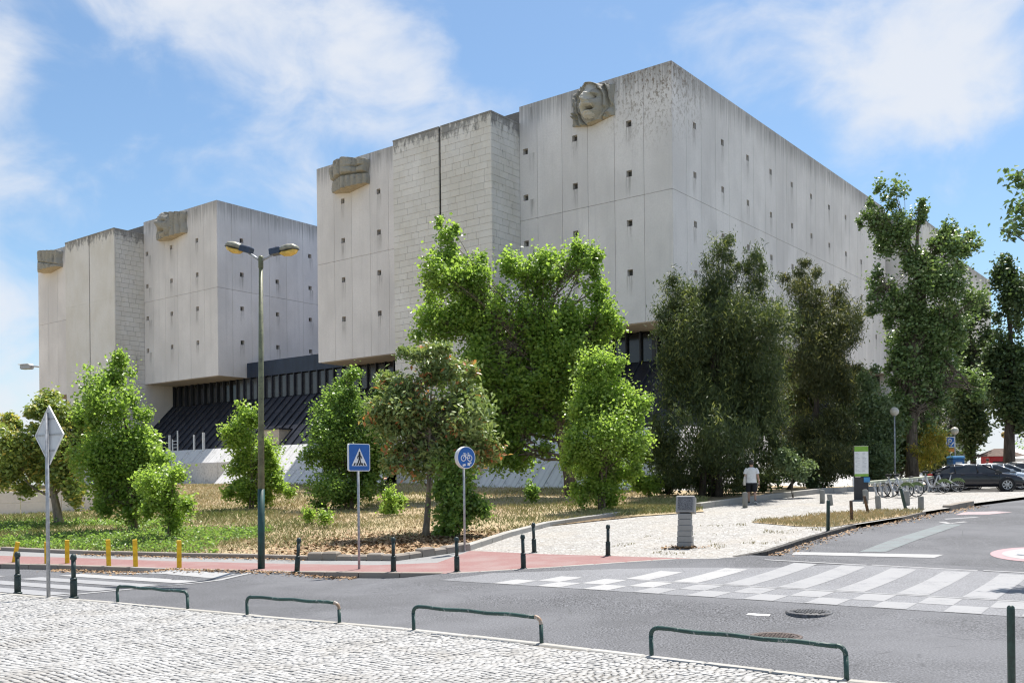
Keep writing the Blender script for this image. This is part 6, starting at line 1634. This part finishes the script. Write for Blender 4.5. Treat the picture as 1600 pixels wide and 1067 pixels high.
# ------------------------------------------------------------------ parked cars
def car_paint(name, c, rough=0.22):
    k = NT(name); k.color(c); k.rough(rough); k.b.inputs['Coat Weight'].default_value = 0.45; k.b.inputs['Coat Roughness'].default_value = 0.05
    k.b.inputs['Metallic'].default_value = 0.0; return k.m
M['car_navy'] = car_paint('car_paint_navy', (0.006, 0.007, 0.014)); M['car_silver'] = car_paint('car_paint_silver', (0.42, 0.45, 0.48)); M['car_pale'] = car_paint('car_paint_pale_blue', (0.36, 0.42, 0.50)); M['car_black'] = car_paint('car_paint_black', (0.014, 0.018, 0.018))
M['car_glass'] = plain('car_glass', (0.02, 0.028, 0.035), 0.05, 0, 0.1, 1, 0.8); M['headlight'] = plain('headlight_glass', (0.55, 0.57, 0.60), 0.1, 0.3, 0.1); M['alloy'] = plain('alloy_wheel', (0.50, 0.51, 0.53), 0.35, 0.6, 0.05); M['tail_red'] = plain('tail_light_red', (0.35, 0.01, 0.01), 0.2, 0, 0.1); M['trim'] = plain('black_trim', (0.015, 0.015, 0.017), 0.6, 0, 0.1)
def car(label, paint_, loc, rz, L_=4.55, wagon=True, W_=1.80, H_=1.44, tilt=0.0):
    """x forward; body lofted along its length, glasshouse above with pillars, wheels, lights"""
    t = thing('parked_car', label, 'car', loc, rz, 'cars parked beside the bicycle dock'); t.rotation_euler = (0, tilt, rz)
    hw = W_ / 2; xf, xr = L_ / 2, -L_ / 2
    belt = [(xr, 0.66, 0.60), (xr + 0.10, 0.86, 0.76), (xr + 0.5, 0.93, 0.88), (-0.4, 0.94, 0.90), (0.6, 0.93, 0.90), (1.0, 0.92, 0.90), (1.45, 0.84, 0.88), (1.85, 0.76, 0.84), (xf - 0.14, 0.67, 0.72), (xf, 0.52, 0.55)]
    if not wagon: belt[2] = (xr + 0.5, 0.97, 0.86)
    rings = []
    for x, zb, wf in belt:
        w = hw * wf / 0.90; zl = 0.20 if xr + 0.1 < x < xf - 0.1 else 0.30
        pts = [(x, -w * 0.90, zl), (x, -w * 0.99, zl + 0.14), (x, -w, (zl + zb) / 2), (x, -w * 0.985, zb - 0.10), (x, -w * 0.93, zb), (x, -w * 0.5, zb + 0.035), (x, 0, zb + 0.045)]
        pts += [(x, -p[1], p[2]) for p in pts[-2::-1]]; rings.append(pts)
    mb = MB(); mb.loft(rings); body = mb.build('body', paint_, t)
    m = body.modifiers.new('smooth', 'SUBSURF'); m.levels = 1; m.render_levels = 1
    r0 = xr + (0.16 if wagon else 0.55); r1 = xr + (0.98 if wagon else 1.15)
    top = [(r0, 0.95, 0.93), (r1, H_ - 0.05, 0.73), (-0.3, H_, 0.75), (0.25, H_ - 0.03, 0.74), (1.10, 0.93, 0.90)]
    def gh(x, z, wf, f): return (x, f * hw * wf, z)
    # glasshouse: dark glass shell with roof skin and pillars laid on it
    rg = []
    for x, z, wf in top:
        zb = 0.92
        pts = [(x, -hw * 0.90, zb - 0.04), (x, -hw * (0.90 if z < 1.0 else (wf + 0.02)), max(zb, z - 0.07)), (x, -hw * wf * 0.88, z), (x, hw * wf * 0.88, z), (x, hw * (0.90 if z < 1.0 else (wf + 0.02)), max(zb, z - 0.07)), (x, hw * 0.90, zb - 0.04)]
        rg.append(pts)
    mb = MB(); mb.loft(rg, smooth=False); mb.build('window_glass', M['car_glass'], t)
    mb = MB()
    mb.loft([[(x, -hw * wf * 0.93, z - 0.035), (x, -hw * wf * 0.80, z + 0.012), (x, hw * wf * 0.80, z + 0.012), (x, hw * wf * 0.93, z - 0.035), (x, 0, z - 0.05)] for x, z, wf in ((r1 - 0.12, H_ - 0.065, 0.74), (r1 + 0.1, H_ - 0.01, 0.74), (-0.3, H_, 0.75), (0.25, H_ - 0.03, 0.74), (0.38, H_ - 0.08, 0.75))])
    mb.build('roof', paint_, t)
    for s in (-1, 1):
        for x0, z0, w0, x1, z1, w1, r_ in ((1.08, 0.93, 0.905, 0.27, H_ - 0.06, 0.775, 0.035), (0.05, 0.93, 0.915, -0.02, H_ - 0.05, 0.785, 0.03), (-0.95, 0.93, 0.915, -0.98, H_ - 0.06, 0.775, 0.03), (r0 + 0.05, 0.95, 0.915, r1, H_ - 0.07, 0.765, 0.06)):
            mb = MB(); mb.tube([(x0, s * hw * w0, z0), (x1, s * hw * w1, z1)], r_, 6); mb.build('pillar', paint_, t)
    for wx in (xf - 0.86, xr + 0.88):
        for s in (-1, 1):
            WM = Matrix.Translation((wx, s * (hw - 0.085), 0.315)) @ Matrix.Rotation(-s * pi / 2, 4, 'X') @ Matrix.Scale(1, 4)
            mb = MB(); mb.lathe([(0.20, -0.10), (0.30, -0.10), (0.315, -0.07), (0.315, 0.07), (0.295, 0.098), (0.215, 0.10), (0.205, 0.04)], 28, 0, WM, True, False); w = mb.build('wheel', M['rubber'], t)
            mb = MB(); mb.lathe([(0.22, 0.092), (0.205, 0.100), (0.185, 0.075)], 24, 0, WM, True, False)
            for i in range(7):
                a = 2 * pi * i / 7; R2 = WM @ Matrix.Rotation(a, 4, 'Z'); mb.box(0.03, 0.20, -0.022, 0.022, 0.075, 0.098, 0, R2)
            mb.lathe([(0.055, 0.06), (0.055, 0.10), (0, 0.105)], 12, 0, WM); mb.build('rim', M['alloy'], w)
            mb = MB(); mb.lathe([(0.195, 0.055), (0, 0.05)], 20, 0, WM); mb.build('brake_disc', M['trim'], w)
            mb = MB(); mb.lathe([(0.375, -0.06), (0.375, 0.088), (0.325, 0.0885)], 28, 0, WM, True, False); o = mb.build('wheel_arch', M['trim'], t)
    for s in (-1, 1):
        mb = MB(); mb.loft([[(xf - 0.42, s * hw * 0.86 + 0.03 * c, 0.66 + 0.07 * q) for c, q in ((1, -1), (1, 1), (-1, 1), (-1, -1))], [(xf - 0.10, s * hw * 0.66 + 0.10 * c, 0.60 + 0.065 * q) for c, q in ((1, -1), (1, 1), (-1, 1), (-1, -1))]]); mb.build('headlight', M['headlight'], t)
        mb = MB(); mb.bevbox(xr - 0.005, xr + 0.22, s * hw * 0.80 - 0.10, s * hw * 0.80 + 0.10, 0.68, 0.88, 0.03); mb.build('tail_light', M['tail_red'], t)
        mb = MB(); mb.bevbox(0.80, 0.96, s * (hw + 0.09) - 0.085, s * (hw + 0.09) + 0.085, 0.93, 1.05, 0.03); mb.build('mirror', paint_, t)
        for x0 in (0.55, -0.42):
            mb = MB(); mb.bevbox(x0 - 0.28, x0 - 0.10, s * (hw * 1.005) - 0.014, s * (hw * 1.005) + 0.014, 0.80, 0.83, 0.006); mb.build('door_handle', paint_, t)
        mb = MB()
        for x0 in (0.98, 0.04, -0.93): mb.box(x0 - 0.004, x0 + 0.004, s * hw * 0.985 - 0.012, s * hw * 0.985 + 0.012, 0.32, 0.86)
        mb.build('door_seam', M['trim'], t)
    mb = MB(); mb.bevbox(xf - 0.10, xf + 0.015, -0.30, 0.30, 0.38, 0.60, 0.02); mb.build('grille', M['trim'], t)
    mb = MB(); mb.bevbox(xf - 0.12, xf + 0.02, -0.72, 0.72, 0.22, 0.34, 0.02); mb.build('bumper_intake', M['trim'], t)
    return t
A_c = radians(-22)
def cpos(x, y): return (x, y, h(x, y) + 0.005)
car('dark navy estate car, nearest of the parked row, facing right', M['car_navy'], cpos(22.85, 48.2), A_c, 4.35, True, 1.78, 1.33)
pp = Vector((sin(-A_c), cos(A_c)))
def off(k, fwd): return cpos(22.75 + pp.x * k + cos(A_c) * fwd, 48.3 + pp.y * k + sin(A_c) * fwd)
car('silver-blue car parked just behind the dark estate car', M['car_pale'], off(2.7, 1.0), A_c, 4.3, True, 1.76, 1.33)
car('pale silver car, third in the parked row, windscreen at the right edge', M['car_silver'], off(5.4, 1.75), A_c, 4.5, True, 1.80, 1.36)
car('dark green-black car, farthest of the row, only its roof seen at the right edge', M['car_black'], off(8.1, 3.6), A_c, 4.5, True, 1.82, 1.45)

# ------------------------------------------------------------------ people
M['skin'] = plain('skin', (0.42, 0.25, 0.18), 0.55, 0, 0.06); M['shirt'] = plain('white_cotton', (0.74, 0.74, 0.75), 0.85, 0, 0.05, 12); M['shorts'] = plain('black_cotton', (0.012, 0.013, 0.018), 0.85, 0, 0.15, 12)
M['hair'] = plain('dark_grey_hair', (0.035, 0.033, 0.03), 0.7, 0, 0.3, 40); M['shoe'] = plain('black_shoe', (0.02, 0.02, 0.022), 0.6, 0, 0.1); M['sole'] = plain('white_sole', (0.66, 0.66, 0.66), 0.7, 0, 0.05); M['tote'] = plain('cream_canvas', (0.66, 0.62, 0.55), 0.9, 0, 0.07, 14)
def skin_body(name, J, E_, root, parent, mat, sub=2):
    """one continuous surface grown over a jointed skeleton"""
    names = list(J); me = bpy.data.meshes.new(name); me.from_pydata([J[k][0] for k in names], [(names.index(a), names.index(b)) for a, b in E_], [])
    o = bpy.data.objects.new(name, me); col.objects.link(o)
    md = o.modifiers.new('skin', 'SKIN'); md.use_smooth_shade = True
    for i, k in enumerate(names):
        sv = me.skin_vertices[0].data[i]; r = J[k][1]; sv.radius = (r, r) if not isinstance(r, tuple) else r; sv.use_root = (k == root)
    s = o.modifiers.new('sub', 'SUBSURF'); s.levels = sub; s.render_levels = sub
    ev = o.evaluated_get(bpy.context.evaluated_depsgraph_get()); m2 = bpy.data.meshes.new_from_object(ev); m2.name = name
    bpy.data.objects.remove(o); m2.materials.clear(); m2.materials.append(mat)
    for p in m2.polygons: p.use_smooth = True
    return link(name, m2, parent)
def hand(J, E_, wrist, d, side, tag_, curl=0.5):
    """palm with four bent fingers and a thumb leaving its side"""
    w = Vector(J[wrist][0]); d = Vector(d).normalized(); across = Vector((0, 1, 0)); inn = d.cross(across).normalized() * side
    J[tag_ + 'palm'] = (tuple(w + d * 0.075), (0.034, 0.016)); E_.append((wrist, tag_ + 'palm'))
    for i, (off_, ln) in enumerate(((0.030, 0.070), (0.010, 0.080), (-0.011, 0.074), (-0.030, 0.058))):
        a = w + d * 0.10 + across * off_; b = a + (d + inn * curl * 0.5).normalized() * ln * 0.5; c = b + (d + inn * curl * 1.4).normalized() * ln * 0.5
        for q, (pp_, r) in enumerate(((a, 0.0105), (b, 0.0095), (c, 0.0080))):
            J[f'{tag_}f{i}{q}'] = (tuple(pp_), r)
        E_ += [(tag_ + 'palm', f'{tag_}f{i}0'), (f'{tag_}f{i}0', f'{tag_}f{i}1'), (f'{tag_}f{i}1', f'{tag_}f{i}2')]
    th0 = w + d * 0.035 + across * 0.038; th1 = th0 + (d * 0.8 + across * 0.55 + inn * 0.3).normalized() * 0.045
    J[tag_ + 't0'] = (tuple(th0), 0.012); J[tag_ + 't1'] = (tuple(th1), 0.0095); E_ += [(wrist, tag_ + 't0'), (tag_ + 't0', tag_ + 't1')]
def ell(cx, cy, z, rx, ry, n=18): return [(cx + rx * cos(2 * pi * i / n), cy + ry * sin(2 * pi * i / n), z) for i in range(n)]
def person(label, loc, rz, bag=True):
    """local +y is the way the person faces; mid-stride, weight on the left leg"""
    t = thing('person', label, 'person', loc, rz)
    J = {'pelvis': ((0, 0, 0.95), (0.15, 0.11)), 'waist': ((0, 0.005, 1.10), (0.14, 0.10)), 'chest': ((0, 0.01, 1.30), (0.165, 0.115)), 'neck0': ((0, 0.0, 1.45), (0.075, 0.065)), 'neck': ((0, 0.012, 1.52), 0.052), 'skull0': ((0, 0.03, 1.60), (0.062, 0.075)), 'skull': ((0, 0.025, 1.69), (0.074, 0.09)),
         'nose': ((0, 0.115, 1.635), 0.014), 'chin': ((0, 0.085, 1.575), 0.03), 'earR': ((0.078, 0.02, 1.645), 0.014), 'earL': ((-0.078, 0.02, 1.645), 0.014),
         'shL': ((-0.175, 0, 1.42), 0.062), 'elL': ((-0.235, -0.03, 1.14), 0.045), 'wrL': ((-0.215, 0.10, 0.94), 0.030),
         'shR': ((0.175, 0, 1.42), 0.062), 'elR': ((0.245, -0.05, 1.13), 0.045), 'wrR': ((0.275, 0.02, 0.885), 0.030),
         'hipL': ((-0.095, 0, 0.90), 0.088), 'knL': ((-0.10, 0.05, 0.50), 0.058), 'cfL': ((-0.10, -0.005, 0.34), 0.053), 'anL': ((-0.10, -0.02, 0.09), 0.036), 'toL': ((-0.105, 0.12, 0.045), 0.034),
         'hipR': ((0.095, 0, 0.90), 0.088), 'knR': ((0.12, 0.01, 0.50), 0.058), 'cfR': ((0.135, -0.13, 0.36), 0.053), 'anR': ((0.15, -0.27, 0.15), 0.036), 'toR': ((0.165, -0.16, 0.05), 0.034)}
    E_ = [('pelvis', 'waist'), ('waist', 'chest'), ('chest', 'neck0'), ('neck0', 'neck'), ('neck', 'skull0'), ('skull0', 'skull'), ('skull0', 'nose'), ('skull0', 'chin'), ('skull0', 'earR'), ('skull0', 'earL'), ('chest', 'shL'), ('shL', 'elL'), ('elL', 'wrL'), ('chest', 'shR'), ('shR', 'elR'), ('elR', 'wrR'),
          ('pelvis', 'hipL'), ('hipL', 'knL'), ('knL', 'cfL'), ('cfL', 'anL'), ('anL', 'toL'), ('pelvis', 'hipR'), ('hipR', 'knR'), ('knR', 'cfR'), ('cfR', 'anR'), ('anR', 'toR')]
    hand(J, E_, 'wrL', (0.02, 0.5, -0.85), 1, 'L', 0.7); hand(J, E_, 'wrR', (0.05, 0.25, -0.95), -1, 'R', 0.5)
    skin_body('body', J, E_, 'pelvis', t, M['skin'])
    mb = MB(); mb.loft([ell(0, 0.0, 0.86, 0.205, 0.150), ell(0, 0.0, 0.95, 0.200, 0.148), ell(0, 0.0, 1.10, 0.188, 0.138), ell(0, 0.005, 1.28, 0.205, 0.148), ell(0, 0.0, 1.40, 0.215, 0.13), ell(0, 0.0, 1.47, 0.15, 0.095), ell(0, 0.005, 1.50, 0.075, 0.07)], cap=False)
    for s in (-1, 1): mb.tube([(s * 0.14, 0, 1.43), (s * 0.20, -0.005, 1.36), (s * 0.232, -0.02, 1.22)], [0.085, 0.082, 0.078], 12, cap=False)
    o = mb.build('shirt', M['shirt'], t); o.modifiers.new('sub', 'SUBSURF').render_levels = 1
    mb = MB(); mb.loft([ell(0, 0, 1.0, 0.185, 0.14), ell(0, 0, 0.86, 0.195, 0.145), ell(0, 0, 0.78, 0.20, 0.13)], cap=False)
    mb.loft([ell(-0.097, 0.0, 0.86, 0.10, 0.13), ell(-0.105, 0.02, 0.65, 0.105, 0.115), ell(-0.105, 0.04, 0.50, 0.105, 0.105)], cap=False)
    mb.loft([ell(0.097, 0.0, 0.86, 0.10, 0.13), ell(0.11, 0.005, 0.65, 0.105, 0.115), ell(0.125, -0.005, 0.50, 0.105, 0.105)], cap=False)
    mb.build('shorts', M['shorts'], t)
    mb = MB(); mb.loft([ell(0, -0.005, 1.60, 0.060, 0.05), ell(0, 0.0, 1.66, 0.092, 0.095), ell(0, 0.01, 1.72, 0.094, 0.108), ell(0, 0.01, 1.77, 0.075, 0.085), ell(0, 0.01, 1.795, 0.03, 0.035)]); mb.build('hair', M['hair'], t)
    for s, FM in ((-1, Matrix.Translation((-0.102, 0.03, 0.0))), (1, Matrix.Translation((0.16, -0.245, 0.03)) @ Matrix.Rotation(radians(-28), 4, 'X') @ Matrix.Rotation(radians(-12), 4, 'Z'))):
        mb = MB(); mb.loft([[FM @ Vector((x, y, z)) for x, y, z in ring] for ring in ([(0.05 * cos(q) * a, y + 0.0, 0.028 + b * max(0, sin(q)) + 0.0 * q) for q in np.linspace(0, 2 * pi, 13)[:-1]] for y, a, b in ((-0.10, 0.7, 0.07), (-0.05, 0.95, 0.095), (0.02, 0.9, 0.085), (0.10, 1.0, 0.05), (0.165, 0.75, 0.028)))]); sh = mb.build('shoe', M['shoe'], t)
        mb = MB(); mb.loft([[FM @ Vector((x, y, z)) for x, y, z in ring] for ring in ([(s1 * a, y, z) for s1, z in ((-1, 0.0), (1, 0.0), (1, 0.028), (-1, 0.028))] for y, a in ((-0.11, 0.035), (-0.05, 0.048), (0.02, 0.045), (0.10, 0.053), (0.17, 0.035)))]); mb.build('sole', M['sole'], sh)
    return t
PL = zpt(10.42, 42.58)
pw = person('person in white t-shirt and black shorts walking away on the cobbles', PL, radians(-16)); pw.scale = (1.14, 1.1, 1.06)
t = thing('tote_bag', 'cream canvas tote bag hanging at the left side of the walking person', 'bag', PL, radians(-16))
mb = MB(); mb.loft([ell(-0.285, -0.02, 0.80, 0.055, 0.17), ell(-0.30, -0.02, 0.86, 0.072, 0.20), ell(-0.29, -0.02, 1.05, 0.060, 0.195), ell(-0.275, -0.02, 1.20, 0.035, 0.185)]); mb.build('sack', M['tote'], t)
for y in (-0.12, 0.08):
    mb = MB(); mb.tube([(-0.27, y, 1.19), (-0.225, y * 0.6, 1.40), (-0.165, y * 0.3 - 0.01, 1.495), (-0.10, y * 0.2, 1.46)], 0.012, 6); mb.build('strap', M['tote'], t)
person('person in pale shirt standing far off before the red kiosk', zpt(31.6, 65.0), radians(150))
